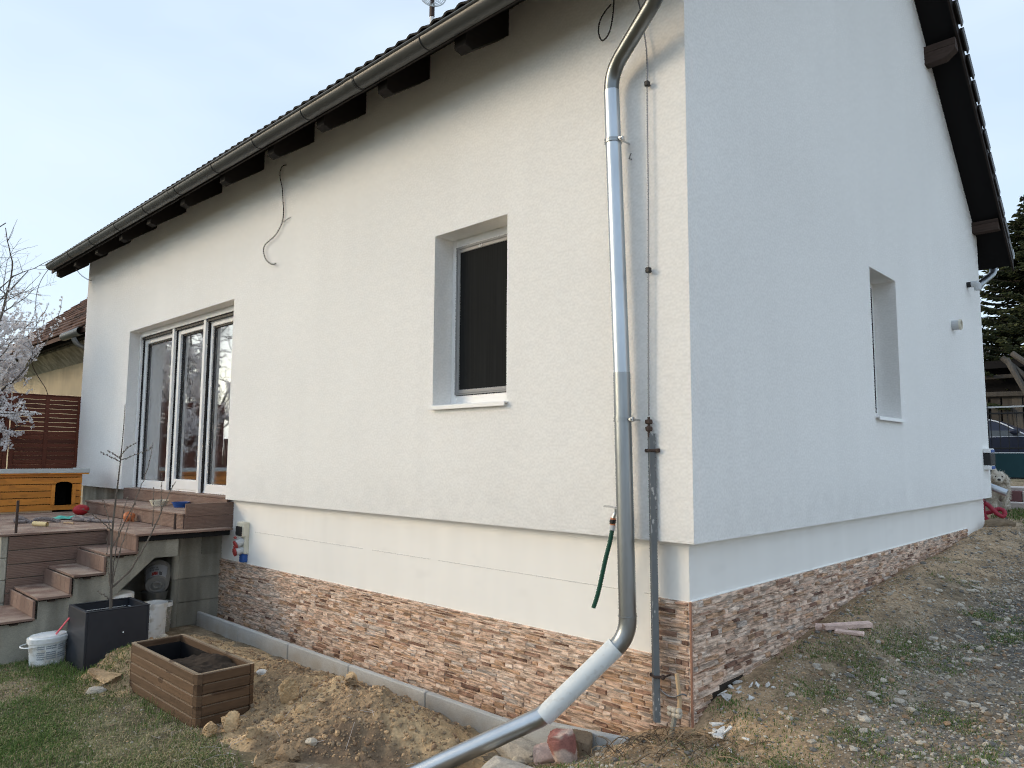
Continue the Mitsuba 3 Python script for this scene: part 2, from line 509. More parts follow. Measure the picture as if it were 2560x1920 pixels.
def man(m):
    m = m.copy()
    m.merge_vertices()
    return m3.Manifold(m3.Mesh(np.asarray(m.vertices, np.float32), np.asarray(m.faces, np.uint32)))


def rock(size, seed, sub=3, rough=0.25, flat=0.0, box_=0.72, grit=0.0):
    s = trimesh.creation.icosphere(subdivisions=sub)
    v = s.vertices
    w = np.sign(v) * np.abs(v) ** box_
    d = 1 + rough * (meshkit.fbm(v * 1.6 + seed * 7.1, 4, seed) - 0.5) * 2
    cut = np.random.default_rng(seed).normal(size=(7, 3))
    cut /= np.linalg.norm(cut, axis=1, keepdims=True)
    w = w * d[:, None]
    if grit:
        w = w * (1 + grit * (meshkit.fbm(v * 7 + seed, 4, seed + 3) - 0.5) * 2)[:, None]
    for c in cut:
        over = np.maximum(w @ c - 0.82, 0)
        w = w - over[:, None] * c * 0.85
    w[:, 2] = np.where(w[:, 2] < 0, w[:, 2] * (1 - flat), w[:, 2])
    return trimesh.Trimesh(w * np.asarray(size), s.faces, process=False)


def ribbed(length, height, depth, ribs=9):
    """a composite board: x along, z up, ribbed face towards -y"""
    z = np.linspace(0, height, ribs * 3 + 1)
    y = np.array([0.0015 if i % 3 == 0 else -0.001 for i in range(len(z))])
    poly = sg.Polygon(list(zip(y, z)) + [(depth, height), (depth, 0)])
    m = trimesh.creation.extrude_polygon(poly, length, engine='earcut')
    v = m.vertices
    return trimesh.Trimesh(np.stack([v[:, 2], v[:, 0], v[:, 1]], 1), m.faces, process=False)


def spread(n, lo, hi):
    return rng.uniform(lo, hi, n)


def sstep(a, b, x):
    t = np.clip((x - a) / (b - a), 0, 1)
    return t * t * (3 - 2 * t)


# ------------------------------------------------------------------ the ground
WALL_Z = (np.array([-30, 0, 0.2, 0.4, 0.7, 1.0, 2.55, 4.1, 5.7, 7.1, 8.2, 9.5, 12, 13, 60]), np.array([0.03, 0.06, 0.17, 0.22, 0.265, 0.285, 0.50, 0.61, 0.68, 0.78, 0.87, 1.0, 1.28, 1.36, 1.5]))


def height(x, y, fine=True):
    x, y = np.asarray(x, float), np.asarray(y, float)
    right = np.interp(y, *WALL_Z) - 0.13 * sstep(0.15, 0.9, x) * sstep(0.0, 1.0, y) * sstep(12, 8, y)
    right = right + 0.03 * np.exp(-((x - 0.25) / 0.25) ** 2) * sstep(0.3, 1.2, y) * sstep(9, 6, y)
    back = np.clip((y - 8) / 4, 0, 1)
    w = sstep(-1.30 - 7 * back, 0.10 - 3 * back, x)
    z = -0.28 * (1 - w) + right * w
    z = z + 0.03 * np.exp(-(((x + 0.15) / 0.35) ** 2 + ((y + 0.25) / 0.12) ** 2))
    if fine:
        p = np.stack([x, y, np.zeros_like(x)], -1)
        z = z + 0.035 * (meshkit.fbm(p * 2.3, 3, 2) - 0.5) + 0.022 * (meshkit.fbm(p * 11, 3, 5) - 0.5)
    return z


def grid(x, y, z):
    nx, ny = len(x), len(y)
    X, Y = np.meshgrid(x, y, indexing='ij')
    v = np.stack([X, Y, z(X, Y)], -1).reshape(-1, 3)
    i, j = np.meshgrid(np.arange(nx - 1), np.arange(ny - 1), indexing='ij')
    a = (i * ny + j).ravel()
    f = np.vstack([np.stack([a, a + ny, a + ny + 1], 1), np.stack([a, a + ny + 1, a + 1], 1)])
    return trimesh.Trimesh(v, f, process=False)


far = np.array([12, 14, 17, 22, 30, 45, 70, 120, 220, 420, 900])
gx = np.r_[-far[::-1] - 0.0, np.arange(-11.0, -6.6, 0.25), np.arange(-6.6, 2.4, 0.032), np.arange(2.4, 6, 0.2), far[0:] - 5.5]
gy = np.r_[-far[::-1] + 5.0, np.arange(-6.5, -3.4, 0.2), np.arange(-3.4, 4.0, 0.032), np.arange(4.0, 14.0, 0.07), far + 2.5]
gx, gy = np.unique(np.round(gx, 4)), np.unique(np.round(gy, 4))
ground_piece('ground', grid(gx, gy, height), 'm_ground', smooth=True)


def mound_rise(x, y):
    def g(cx, cy, sx, sy):
        return np.exp(-((x - cx) / sx) ** 2 - ((y - cy) / sy) ** 2)
    p = np.stack([x, y, np.zeros_like(x)], -1)
    h = 0.23 * g(-1.95, -0.80, 0.62, 0.42) + 0.16 * g(-2.75, -0.72, 0.75, 0.45) + 0.12 * g(-1.75, -1.28, 0.40, 0.30) + 0.10 * g(-3.9, -0.62, 1.3, 0.35) + 0.07 * g(-2.6, -1.35, 0.5, 0.25)
    h = h * sstep(-0.05, 0.34, y + 0.475 + 0.72 * (-0.84 - x))
    h = h + 0.29 * g(-4.86, -1.50, 0.36, 0.30) + 0.07 * g(-5.4, -0.8, 0.9, 0.4)
    k = np.clip(h / 0.08, 0, 1)
    h = h + k * (0.11 * (meshkit.fbm(p * 4.2 + 3, 4, 4) - 0.5) + 0.09 * (meshkit.fbm(p * 12, 4, 9) - 0.5)) + k * 0.05 * np.abs(meshkit.fbm(p * 34, 3, 12) - 0.5)
    edge = sstep(-0.205, -0.235, y) * 0 + 1
    return h * edge - 0.028


ground_piece('dirt_mound', grid(np.arange(-6.55, -1.02, 0.016), np.arange(-1.95, -0.205, 0.016), lambda X, Y: height(X, Y) + mound_rise(X, Y)), 'm_mound', smooth=True)


def top(x, y):
    """the height of whatever ground shows"""
    x, y = np.asarray(x, float), np.asarray(y, float)
    inside = (x > -6.5) & (x < -1.05) & (y > -1.94) & (y < -0.21)
    return height(x, y) + np.where(inside, np.maximum(mound_rise(x, y), 0), 0)

# ------------------------------------------------------------------ the house
H = thing('house', 'white rendered gable house with stone-look tiles along its foot', 'house')
P = sg.Polygon
front = P([(-12.22, 1.20), (0, 1.20), (0, 5.385), (-12.22, 5.385)])
front = front.difference(sg.box(-9.95, 1.1, -6.36, 3.67)).difference(sg.box(-2.505, 2.155, -1.617, 3.66))
gable = P([(0.3, 1.2), (8.2, 1.2), (8.2, 4.99), (4.16, 8.62), (0.3, 5.61)]).difference(sg.box(3.436, 2.13, 4.24, 3.61))
end = P([(0.3, 1.2), (8.2, 1.2), (8.2, 4.99), (4.16, 8.62), (0.3, 5.61)])
shell = man(extrude(front, 0.30, 'xz', 0.0)) + man(extrude(gable, 0.30, 'yz', -0.30)) + man(extrude(end, 0.30, 'yz', -12.22)) + man(box(-12.22, 0, 7.9, 8.2, 1.2, 4.99, 0))
corner = P([(0, 5.3), (0.31, 5.3), (0.31, 5.385 + 0.78 * 0.31), (0, 5.385)])
shell = shell + man(extrude(corner, 0.30, 'yz', -0.30))
part(H, 'rendered_wall', shell, 'm_render')
part(H, 'plinth', box(-6.60, -0.085, 0.085, 8.1, -0.6, 1.199, 0.003), 'm_plinth', label='smooth white painted plinth band under the rendered wall')
part(H, 'plinth', box(-12.1, -6.602, 0.09, 8.1, -0.6, 1.198, 0.003), 'm_concrete', label='unpainted grey concrete plinth behind the terrace', tone=0.55)
# hairline scratched along the plinth for the next row of tiles
for a, b, z0, z1 in ((-5.75, -3.6, 0.848, 0.850), (-3.45, -2.6, 0.850, 0.849), (-2.5, -0.50, 0.849, 0.846), (-0.42, -0.31, 0.846, 0.846)):
    part(H, 'pencil_line', tube([(a, 0.0845, z0), (b, 0.0848, z1)], 0.0024, 5), 'm_pencil')

# stone-look cladding: courses of little split stones, each one proud of the bedding by its own amount


def courses(u0, u1, z0, z1, seed):
    r = np.random.default_rng(seed)
    out, z, k = [], z1, 0
    while z > z0 + 0.012:
        hgt = min(r.choice([0.020, 0.027, 0.034, 0.043], p=[0.2, 0.35, 0.3, 0.15]), z - z0)
        u = u0 - r.uniform(0, 0.12)
        while u < u1 - 0.004:
            ln = r.choice([0.06, 0.09, 0.125, 0.17, 0.23], p=[0.16, 0.28, 0.28, 0.18, 0.10]) * r.uniform(0.8, 1.2)
            a, b = max(u, u0), min(u + ln, u1)
            if b - a > 0.014:
                out.append((a, b, z - hgt, z))
            u += ln
        z -= hgt
    return out


def split_stone(a, b, z0, z1, seed):
    """front face towards -y at y about 0; u runs along x"""
    r = np.random.default_rng(seed)
    g = 0.0018
    d = r.uniform(0.004, 0.018)
    nseg = max(1, int((b - a) / 0.05))
    us = np.linspace(a + g, b - g, nseg + 1)
    lo = z0 + g + r.uniform(0, 0.003, nseg + 1)
    hi = z1 - g - r.uniform(0, 0.006, nseg + 1)
    e = 0.0035
    V, F = [], []
    for i, u in enumerate(us):
        t = e if i == 0 else (-e if i == nseg else 0)
        dep = d + r.uniform(-0.0022, 0.0022)
        V += [(u, 0.002, lo[i]), (u + t, -dep, lo[i] + e), (u + t, -dep - r.uniform(-0.001, 0.002), hi[i] - e), (u, 0.002, hi[i])]
    for i in range(nseg):
        o = 4 * i
        for k in range(3):
            F += [(o + k, o + 4 + k, o + 5 + k), (o + k, o + 5 + k, o + 1 + k)]
    n = 4 * nseg
    F += [(0, 1, 2), (0, 2, 3), (n, n + 2, n + 1), (n, n + 3, n + 2)]
    return trimesh.Trimesh(np.array(V), np.array(F), process=False)


stones = []
for (u0, u1, z0, z1, seed, side) in ((-6.598, -0.338, -0.34, 0.47, 11, 0), (-0.336, -0.092, -0.10, 0.83, 12, 0), (0.095, 7.06, 0.0, 0.83, 13, 1)):
    for k, (a, b, lo, hi) in enumerate(courses(u0, u1, z0, z1, seed)):
        if side:
            yy = (a + b) / 2
            low = 0.085 if yy < 0.17 else (0.10 + (yy - 0.17) * 0.85 if yy < 0.36 else (0.265 if yy < 0.75 else -1))
            if (lo + hi) / 2 < low or hi < float(np.interp(yy, *WALL_Z)) - 0.08:
                continue
        m = split_stone(a, b, lo, hi, seed * 10000 + k)
        if side:
            v = m.vertices
            m = trimesh.Trimesh(np.stack([-0.077 - v[:, 1], v[:, 0], v[:, 2]], 1), m.faces, process=False)
        else:
            m = move(m, 0, 0.077, 0)
        c = m.vertices.mean(0)
        dep = (c - EYE) @ FW
        hid = c[2] < float(height(-0.3 if not side else 0.02, c[1] if side else -0.1, False)) - 0.02 if side else c[2] < -0.2
        size = (b - a) * (hi - lo) / dep ** 2 * abs((c - EYE)[0 if side else 1]) / dep
        stones.append((0 if hid else size, m, side))
order = sorted(range(len(stones)), key=lambda i: -stones[i][0])
rest = {0: [], 1: []}
CL = [child(H, 'stone_cladding'), child(H, 'stone_cladding')]
slab = {0: cat(box(-6.60, -0.337, 0.0762, 0.0845, -0.34, 0.472, 0), box(-0.337, -0.0775, 0.0762, 0.0845, -0.1, 0.832, 0))}
prof = [(0.0865, 0.085), (0.17, 0.09), (0.36, 0.262), (0.75, 0.268), (0.8, 0.1), (1.3, 0.2), (7.06, 0.62), (7.06, 0.832), (0.0865, 0.832)]
slab[1] = extrude(P(prof), 0.0079, 'yz', -0.0845)
for s in (0, 1):
    scene[CL[s]] = shape(slab[s], 'm_stone', tone=0.3)
    labels[CL[s]] = {'label': ('split-face stone tiles along the long facade', 'split-face stone tiles along the gable side')[s]}
for n, i in enumerate(order):
    _, m, s = stones[i]
    tone = rng.random()
    if n < 300:
        part(CL[s], 'stone', m, 'm_stone', tone=tone)
    else:
        uv = np.stack([np.full(len(m.vertices), tone), np.full(len(m.vertices), rng.random())], 1)
        rest[s].append((m, uv))
for s in (0, 1):
    part(CL[s], 'small_stones', cat([m for m, _ in rest[s]]), 'm_stone', kind='stuff', uv=np.vstack([u for _, u in rest[s]]))
part(H, 'gap_shade', box(-0.0849, -0.0822, 0.0855, 7.4, -0.2, 0.45, 0.0), 'm_gapshade', label='dark strip painted as the shaded gap below the tiles')  # dark sheet over the white plinth, painting the gap's shade
part(H, 'corner_trim', box(-0.0845, -0.071, 0.071, 0.0845, 0.02, 0.833, 0.002), 'm_copper', label='copper coloured tile trim on the house corner')
part(H, 'tile_trim', box(-0.0845, -0.0735, 0.086, 7.07, 0.8335, 0.838, 0.0), 'm_plinth')

# roof: boards, covering, rafters, gutter


def under(y):
    return 5.385 + 0.78 * y if y < 4.16 else 12.415 - 0.91 * y


def sheet(x0, x1, lo, hi, y0=-0.50, y1=8.62):
    ys = [y0, 4.16, y1]
    return extrude(P([(y, under(y) + hi) for y in ys] + [(y, under(y) + lo) for y in ys[::-1]]), x1 - x0, 'yz', x0)


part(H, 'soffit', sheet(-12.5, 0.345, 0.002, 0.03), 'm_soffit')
RO = part(H, 'roof_covering', sheet(-12.5, 0.345, 0.115, 0.155), 'm_rooftile', tone=0.4)
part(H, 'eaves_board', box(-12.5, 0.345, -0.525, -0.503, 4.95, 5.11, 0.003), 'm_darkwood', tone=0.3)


def roof_tile(w, l):
    """two rolls across the width; the lower edge at the origin, rising along +y"""
    u = np.linspace(0, w, 13)
    zz = 0.020 * (0.5 - 0.5 * np.cos(u / w * 4 * np.pi)) ** 0.8
    V, F = [], []
    for y, dz in ((0, 0.022), (l, 0.0)):
        for z in (0.0, 0.014):
            V += [(a, y, dz + z + b) for a, b in zip(u, zz)]
    n = len(u)
    for i in range(n - 1):
        F += [(n + i, n + i + 1, 3 * n + i + 1), (n + i, 3 * n + i + 1, 3 * n + i), (i, i + 1, n + i + 1), (i, n + i + 1, n + i), (i, 2 * n + i + 1, i + 1), (i, 2 * n + i, 2 * n + i + 1)]
    F += [(0, n, 3 * n), (0, 3 * n, 2 * n), (n - 1, 4 * n - 1, 2 * n - 1), (n - 1, 3 * n - 1, 4 * n - 1)]
    return trimesh.Trimesh(np.array(V), np.array(F), process=False)


for i in range(43):
    m = roof_tile(0.297, 0.40)
    m = rot(m, (1, 0, 0), math.degrees(math.atan(0.78)))
    m = move(m, -12.5 + 0.2985 * i, -0.585, under(-0.585) + 0.143)
    part(RO, 'roof_tile', m, 'm_rooftile', tone=rng.random())
sl = math.degrees(math.atan(0.91))
for i in range(13):
    y = 8.60 - 0.262 * (i + 0)
    m = rot(box(-0.16, 0.16, -0.31, 0.0, 0.0, 0.030, 0.010), (1, 0, 0), -sl + 3.5)
    lip = rot(box(0.145, 0.165, -0.31, 0.0, -0.085, 0.029, 0.006), (1, 0, 0), -sl + 3.5)
    part(RO, 'verge_tile', move(cat(m, lip), 0.215 + 0.016 * i * 0.262, y, under(y) + 0.135), 'm_rooftile', tone=rng.random(), smooth=30)
bb = extrude(P([(8.60, under(8.6) + 0.10), (4.16, under(4.16) + 0.10), (4.16, under(4.16) - 0.10), (8.60, under(8.6) - 0.10)]), 0.024, 'yz', 0.346)
part(H, 'barge_board', bb, 'm_darkwood', tone=0.5)
for y, z0, z1, ln in ((5.86, 6.68, 6.915, 0.345), (7.93, 4.975, 5.13, 0.325)):
    prof = P([(0, z0), (ln * 0.66, z0 + 0.01), (ln, z0 + 0.10), (ln, z1), (0, z1)]) if y < 7 else P([(0, z0), (ln, z0), (ln, z1), (0, z1)])
    m = cat(extrude(prof.intersection(sg.box(0, 0, 1, (z0 + z1) / 2 + 0.03)), 0.14, 'xz', y), extrude(prof.intersection(sg.box(0, (z0 + z1) / 2 + 0.034, 1, 9)), 0.143, 'xz', y - 0.0015))
    part(H, 'purlin', m, 'm_darkwood', tone=1.0, label='brown purlin end under the far eave' if y > 7 else 'brown chamfered purlin end under the gable overhang')
rx = [-1.615, -2.62, -3.62, -4.59, -5.72, -6.85, -7.98, -9.06, -10.15, -11.24, -12.25]
for x in rx:
    t = 0.474
    prof = P([(0.0, under(0)), (-t, under(-t)), (-t, under(-t) - 0.125), (-t + 0.075, under(-t + 0.075) - 0.205), (0.0, under(0) - 0.222)])
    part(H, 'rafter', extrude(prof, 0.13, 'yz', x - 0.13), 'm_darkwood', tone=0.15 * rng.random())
# gutter, a half round with a rolled lip, overlapped joints and brackets


def gutter(x0, x1, z0, z1, r=0.077, y=-0.577, seg=None):
    an = np.linspace(math.pi, 2 * math.pi, 15)
    V, F = [], []
    for x, zc in ((x0, z0), (x1, z1)):
        for rr in (r, r - 0.004):
            V += [(x, y + rr * math.cos(a), zc + rr * math.sin(a)) for a in an]
    n = len(an)
    for i in range(n - 1):
        F += [(i, i + 1, 2 * n + i + 1), (i, 2 * n + i + 1, 2 * n + i), (n + i, 3 * n + i + 1, n + i + 1), (n + i, 3 * n + i, 3 * n + i + 1),
              (i, n + i + 1, i + 1), (i, n + i, n + i + 1), (2 * n + i, 2 * n + i + 1, 3 * n + i + 1), (2 * n + i, 3 * n + i + 1, 3 * n + i)]
    m = trimesh.Trimesh(np.array(V), np.array(F), process=False)
    return cat(m, tube([(x0, y - r - 0.004, z0 + 0.004), (x1, y - r - 0.004, z1 + 0.004)], 0.011, 8))


def gz(x):
    return 5.012 - 0.0035 * (x + 1.5)


GU = part(H, 'gutter', gutter(-12.36, 0.37, gz(-12.36), gz(0.37)), 'm_gutter', smooth=40)
cap = [(-12.362, -0.577 + 0.077 * math.cos(a), gz(-12.3) + 0.077 * math.sin(a)) for a in np.linspace(math.pi, 2 * math.pi, 15)]
part(GU, 'end_cap', extrude(P([(q[1], q[2]) for q in cap]), 0.006, 'yz', -12.364), 'm_gutter')
for x in (-1.96, -2.87, -3.75, -4.72, -5.70, -6.75, -7.8, -8.9, -10.0, -11.1):
    an = np.linspace(math.pi * 1.0, 2 * math.pi, 15)
    part(GU, 'bracket', tube([(x, -0.577 + 0.0795 * math.cos(a), gz(x) + 0.0795 * math.sin(a)) for a in an], 0.0045, 6), 'm_black')
for x in (-2.95, -7.0, -10.6):
    part(GU, 'joint_sleeve', gutter(x - 0.06, x + 0.06, gz(x), gz(x), r=0.0805), 'm_gutter', smooth=40)
part(H, 'rear_gutter', tube([(-3, 8.70, 4.74), (0.36, 8.70, 4.76)], 0.075, 18), 'm_zinc_dull', smooth=40)

# windows
W1 = child(H, 'window')
Y = 0.205


def ring(x0, x1, z0, z1, w, d, y, r=0.004):
    w = (w,) * 4 if np.isscalar(w) else w          # left, right, bottom, top
    return cat(box(x0, x0 + w[0], y, y + d, z0, z1, r), box(x1 - w[1], x1, y, y + d, z0, z1, r), box(x0 + w[0] - 0.001, x1 - w[1] + 0.001, y + 0.001, y + d, z0, z0 + w[2], r), box(x0 + w[0] - 0.001, x1 - w[1] + 0.001, y + 0.001, y + d, z1 - w[3], z1, r))


part(W1, 'frame', ring(-2.503, -1.619, 2.157, 3.658, (0.065, 0.065, 0.10, 0.075), 0.07, Y), 'm_upvc')
part(W1, 'screen_frame', cat(ring(-2.437, -1.685, 2.262, 3.582, (0.052, 0.052, 0.045, 0.055), 0.022, Y - 0.018), ring(-2.425, -1.697, 2.274, 3.57, 0.012, 0.01, Y - 0.027)), 'm_screenframe')
part(W1, 'screen_mesh', box(-2.39, -1.735, Y - 0.006, Y + 0.002, 2.30, 3.53, 0), 'm_screen')
part(W1, 'pull_tab', tube([(-2.12, Y - 0.03, 3.553), (-2.12, Y - 0.042, 3.528), (-2.095, Y - 0.042, 3.528), (-2.095, Y - 0.03, 3.553)], 0.003, 6), 'm_upvc')
part(W1, 'sill', cat(box(-2.512, -1.60, -0.038, Y + 0.004, 2.148, 2.160, 0.002), box(-2.512, -1.60, -0.040, -0.034, 2.124, 2.158, 0.002), box(-2.14, -2.07, 0.03, 0.045, 2.161, 2.172, 0.003)), 'm_upvc', label='white metal window sill')
W2 = child(H, 'window')
yy = [3.438, 4.238]


def turned(m):
    """from the facade (x, y) to the gable: x becomes y, outwards becomes +x"""
    v = m.vertices
    return trimesh.Trimesh(np.stack([-v[:, 1], v[:, 0], v[:, 2]], 1), m.faces, process=False)


part(W2, 'frame', turned(ring(yy[0], yy[1], 2.14, 3.608, (0.06, 0.115, 0.06, 0.06), 0.07, 0.225)), 'm_upvc')
part(W2, 'screen_frame', turned(ring(yy[0] + 0.06, yy[1] - 0.11, 2.21, 3.54, 0.03, 0.022, 0.204)), 'm_black')
part(W2, 'screen_mesh', turned(box(yy[0] + 0.07, yy[1] - 0.12, 0.213, 0.220, 2.22, 3.53, 0)), 'm_screen')
part(W2, 'sill', turned(cat(box(3.43, 4.25, -0.038, 0.228, 2.126, 2.139, 0.002), box(3.43, 4.25, -0.040, -0.034, 2.104, 2.137, 0.002))), 'm_upvc', label='white metal sill of the gable window')

# terrace door: three glazed leaves behind shutter rails
D = child(H, 'terrace_door')
bottom, head = 1.232, 3.59
part(D, 'shutter_box', cat(box(-9.93, -6.362, 0.162, 0.30, head + 0.008, 3.668, 0.004), box(-9.93, -6.362, 0.150, 0.165, head - 0.004, head + 0.05, 0.003)), 'm_upvc')
for a, b in ((-9.945, -9.91), (-8.67, -8.60), (-7.60, -7.53), (-6.395, -6.362)):
    part(D, 'shutter_rail', box(a, b, 0.160, 0.200, bottom - 0.02, head - 0.006, 0.004), 'm_upvc')
    part(D, 'rail_gap', box(a + 0.006, b + 0.012, 0.201, 0.236, bottom, head - 0.05, 0.0), 'm_black')
part(D, 'shutter_slot', box(-9.90, -6.37, 0.178, 0.22, head - 0.040, head - 0.008, 0.0), 'm_black')
part(D, 'frame', ring(-9.94, -6.364, bottom - 0.03, head + 0.02, (0.06, 0.06, 0.05, 0.08), 0.09, 0.222), 'm_upvc')
for k, (a, b, g) in enumerate(((-9.88, -8.665, 0.062), (-8.575, -7.59, 0.085), (-7.505, -6.40, 0.062))):
    L = part(D, 'leaf', ring(a, b, bottom + 0.018, head - 0.05, (g, 0.05, (0.095, 0.14, 0.095)[k], 0.055), 0.07, 0.225 - 0.012 * (k == 1)), 'm_upvc')
    scene[L] = scene[L]
    part(D, 'pane', cat(box(a + g - 0.01, b - 0.04, 0.268, 0.269, bottom + 0.09, head - 0.09, 0)), 'm_glass')
    part(D, 'seal', ring(a + g - 0.006, b - 0.044, bottom + (0.107, 0.152, 0.107)[k], head - 0.10, (0.030, 0.010, 0.008, 0.03), 0.02, 0.246), 'm_black')
for k, (a, b) in enumerate(((-9.8, -8.7), (-8.5, -7.6), (-7.45, -6.45))):
    part(D, 'inner_pane', box(a - 0.04, b + 0.06, 0.286, 0.287, bottom + 0.1, head - 0.1, 0), 'm_glass')
part(H, 'drip_trim', box(-9.90, -6.362, 0.02, 0.225, 1.203, 1.226, 0.003), 'm_wpc', tone=0.4, across=(0, 1, 0), label='brown board along the terrace door threshold')
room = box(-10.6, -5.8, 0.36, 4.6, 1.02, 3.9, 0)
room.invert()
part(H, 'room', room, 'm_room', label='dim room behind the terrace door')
part(H, 'room_wall', box(-10.3, -8.9, 1.8, 1.9, 1.05, 3.8, 0), 'm_roomlight')


def curtain(x0, x1, z0, z1, y, waves, taper=0.0):
    u = np.linspace(0, 1, 90)
    V = []
    for k, z in enumerate(np.linspace(z0, z1, 9)):
        s = 1 - taper * (1 - k / 8)
        V += [(x0 + (x1 - x0) * a * s, y + 0.035 * math.sin(a * waves * 6.28 + 0.4 * math.sin(k)), z) for a in u]
    n = len(u)
    i, j = np.meshgrid(np.arange(8), np.arange(n - 1), indexing='ij')
    a = (i * n + j).ravel()
    return trimesh.Trimesh(np.array(V), np.vstack([np.stack([a, a + 1, a + n + 1], 1), np.stack([a, a + n + 1, a + n], 1)]), process=False)


part(H, 'curtain', curtain(-8.95, -8.72, 1.1, 3.6, 0.50, 4, 0.2), 'm_curtain', smooth=True, label='pale net curtain behind the left door leaf')
part(H, 'curtain', curtain(-8.55, -7.75, 1.1, 3.6, 0.48, 9, 0.1), 'm_curtain', smooth=True, label='pale net curtain behind the middle door leaf')
part(H, 'curtain', curtain(-7.50, -7.22, 1.1, 3.6, 0.50, 4, -0.55), 'm_curtain', smooth=True, label='pale net curtain behind the right door leaf')
# an open screen of little rings stands inside at the foot of the left leaf
rings = [tube([(-9.05 + 0.06 * i + 0.022 * math.cos(a), 0.42, 1.34 + 0.085 * j + 0.034 * math.sin(a)) for a in np.linspace(0, 6.28, 9)], 0.006, 5, False) for i in range(6) for j in range(7)]
part(H, 'ornamental_screen', cat(rings), 'm_lightgrey')

# ------------------------------------------------------------------ fixtures on the walls
dp = thing('downpipe', 'zinc rainwater downpipe running down the facade beside the corner', 'downpipe')


def band(parent, name, c, r, h, m='m_zinc_dull', tilt=None):
    p0, p1 = np.array(c, float), np.array(c, float)
    p0[2] -= h / 2
    p1[2] += h / 2
    return part(parent, name, tube([p0, p1], r, 28), m, smooth=40)


up_ = bend([(-0.513, -0.108, 4.20), (-0.513, -0.108, 4.385), (0.02, -0.295, 4.675), (0.15, -0.56, 4.85), (0.15, -0.577, 4.95)], 0.13, 9)
part(dp, 'upper_pipe', tube(up_, 0.052, 28), 'm_zinc_dark', smooth=40, label='slanting dull upper bend from the gutter')
part(dp, 'bright_pipe', tube([(-0.513, -0.108, 4.25), (-0.447, -0.108, 2.24)], 0.0535, 30), 'm_zinc_new', smooth=40, label='shiny new length of downpipe')
part(dp, 'dull_pipe', tube([(-0.449, -0.108, 2.285), (-0.418, -0.112, 0.72)], 0.056, 30), 'm_zinc_dull', smooth=40, label='weathered lower length of downpipe')
el = bend([(-0.418, -0.112, 0.745), (-0.417, -0.112, 0.60), (-0.56, -0.245, 0.425)], 0.11, 9)
part(dp, 'elbow', tube(el, 0.0575, 28), 'm_zinc_dull', smooth=40, label='dull zinc elbow above the white pipe')
part(dp, 'solder_seam', tube([(-0.418 + 0.059 * math.cos(a), -0.112 + 0.059 * math.sin(a), 0.727 + 0.004 * math.sin(5 * a)) for a in np.linspace(0, 6.283, 41)], 0.0035, 6, False), 'm_zinc_dull')
part(dp, 'white_pipe', cat(tube([(-0.472, -0.165, 0.540), (-0.815, -0.465, 0.105)], 0.0625, 32)), 'm_pvc', smooth=40, label='slanting white plastic pipe section')
part(dp, 'spout_pipe', tube([(-0.765, -0.42, 0.165), (-0.84, -0.475, 0.095), (-1.35, -0.85, -0.215), (-1.95, -1.29, -0.585)], [0.0605, 0.0595, 0.0590, 0.0585], 32), 'm_zinc_new', smooth=40, label='shiny metal pipe sloping down to the lawn')
for z, x in ((3.885, -0.501), (1.975, -0.443)):
    c = part(dp, 'clamp', cat(tube([(x, -0.108, z - 0.014), (x, -0.108, z - 0.005)], 0.0605, 28), tube([(x, -0.108, z + 0.005), (x, -0.108, z + 0.014)], 0.0605, 28), tube([(x, -0.108, z - 0.006), (x, -0.108, z + 0.006)], 0.0585, 28)), 'm_zinc_dull', smooth=40)
    part(c, 'bolt', cat(box(x + 0.055, x + 0.085, -0.122, -0.094, z - 0.016, z + 0.016, 0.004), tube([(x + 0.07, -0.135, z), (x + 0.07, -0.08, z)], 0.008, 8), tube([(x + 0.05, -0.085, z), (x + 0.06, 0.0, z)], 0.006, 8)), 'm_steel')
part(dp, 'wall_screw', tube([(-0.425, 0.0, 3.77), (-0.425, -0.03, 3.765), (-0.405, -0.045, 3.78), (-0.395, -0.05, 3.79)], 0.004, 6), 'm_wire')

lc = thing('lightning_conductor', 'thin lightning conductor rod in a grey cover rail beside the downpipe', 'lightning rod')
part(lc, 'wire', tube(curve([(-0.345, -0.09, 5.20), (-0.336, -0.035, 4.88), (-0.324, -0.035, 4.83), (-0.291, -0.035, 4.63), (-0.269, -0.035, 4.43), (-0.270, -0.035, 4.29), (-0.273, -0.035, 3.66), (-0.285, -0.035, 2.6), (-0.291, -0.035, 2.0)], 60), 0.0048, 8), 'm_wire', smooth=40)
for z, x in ((4.245, -0.271), (2.96, -0.281)):
    part(lc, 'wire_holder', cat(box(x - 0.016, x + 0.016, -0.05, -0.018, z - 0.018, z + 0.018, 0.004), tube([(x, -0.03, z), (x, 0.0, z)], 0.006, 8)), 'm_black')
part(lc, 'terminal', cat(box(-0.312, -0.272, -0.055, -0.015, 1.945, 1.975, 0.006), box(-0.310, -0.274, -0.055, -0.015, 1.900, 1.930, 0.006), tube([(-0.292, -0.035, 1.86), (-0.292, -0.035, 1.99)], 0.009, 10)), 'm_rusty', label='rusty brown test clamp at the head of the cover rail')


def angle_rail(x0, x1, z0, z1, shift):
    w = 0.029
    prof = P([(-w, 0), (0, -0.024), (w, 0), (w - 0.004, 0.003), (0, -0.019), (-w + 0.004, 0.003)])
    m = trimesh.creation.extrude_polygon(prof, z1 - z0, engine='earcut')
    v = m.vertices.copy()
    s = v[:, 2] / (z1 - z0)
    return trimesh.Trimesh(np.stack([v[:, 0] + x0 + (x1 - x0) * s, v[:, 1] + shift, v[:, 2] + z0], 1), m.faces, process=False)


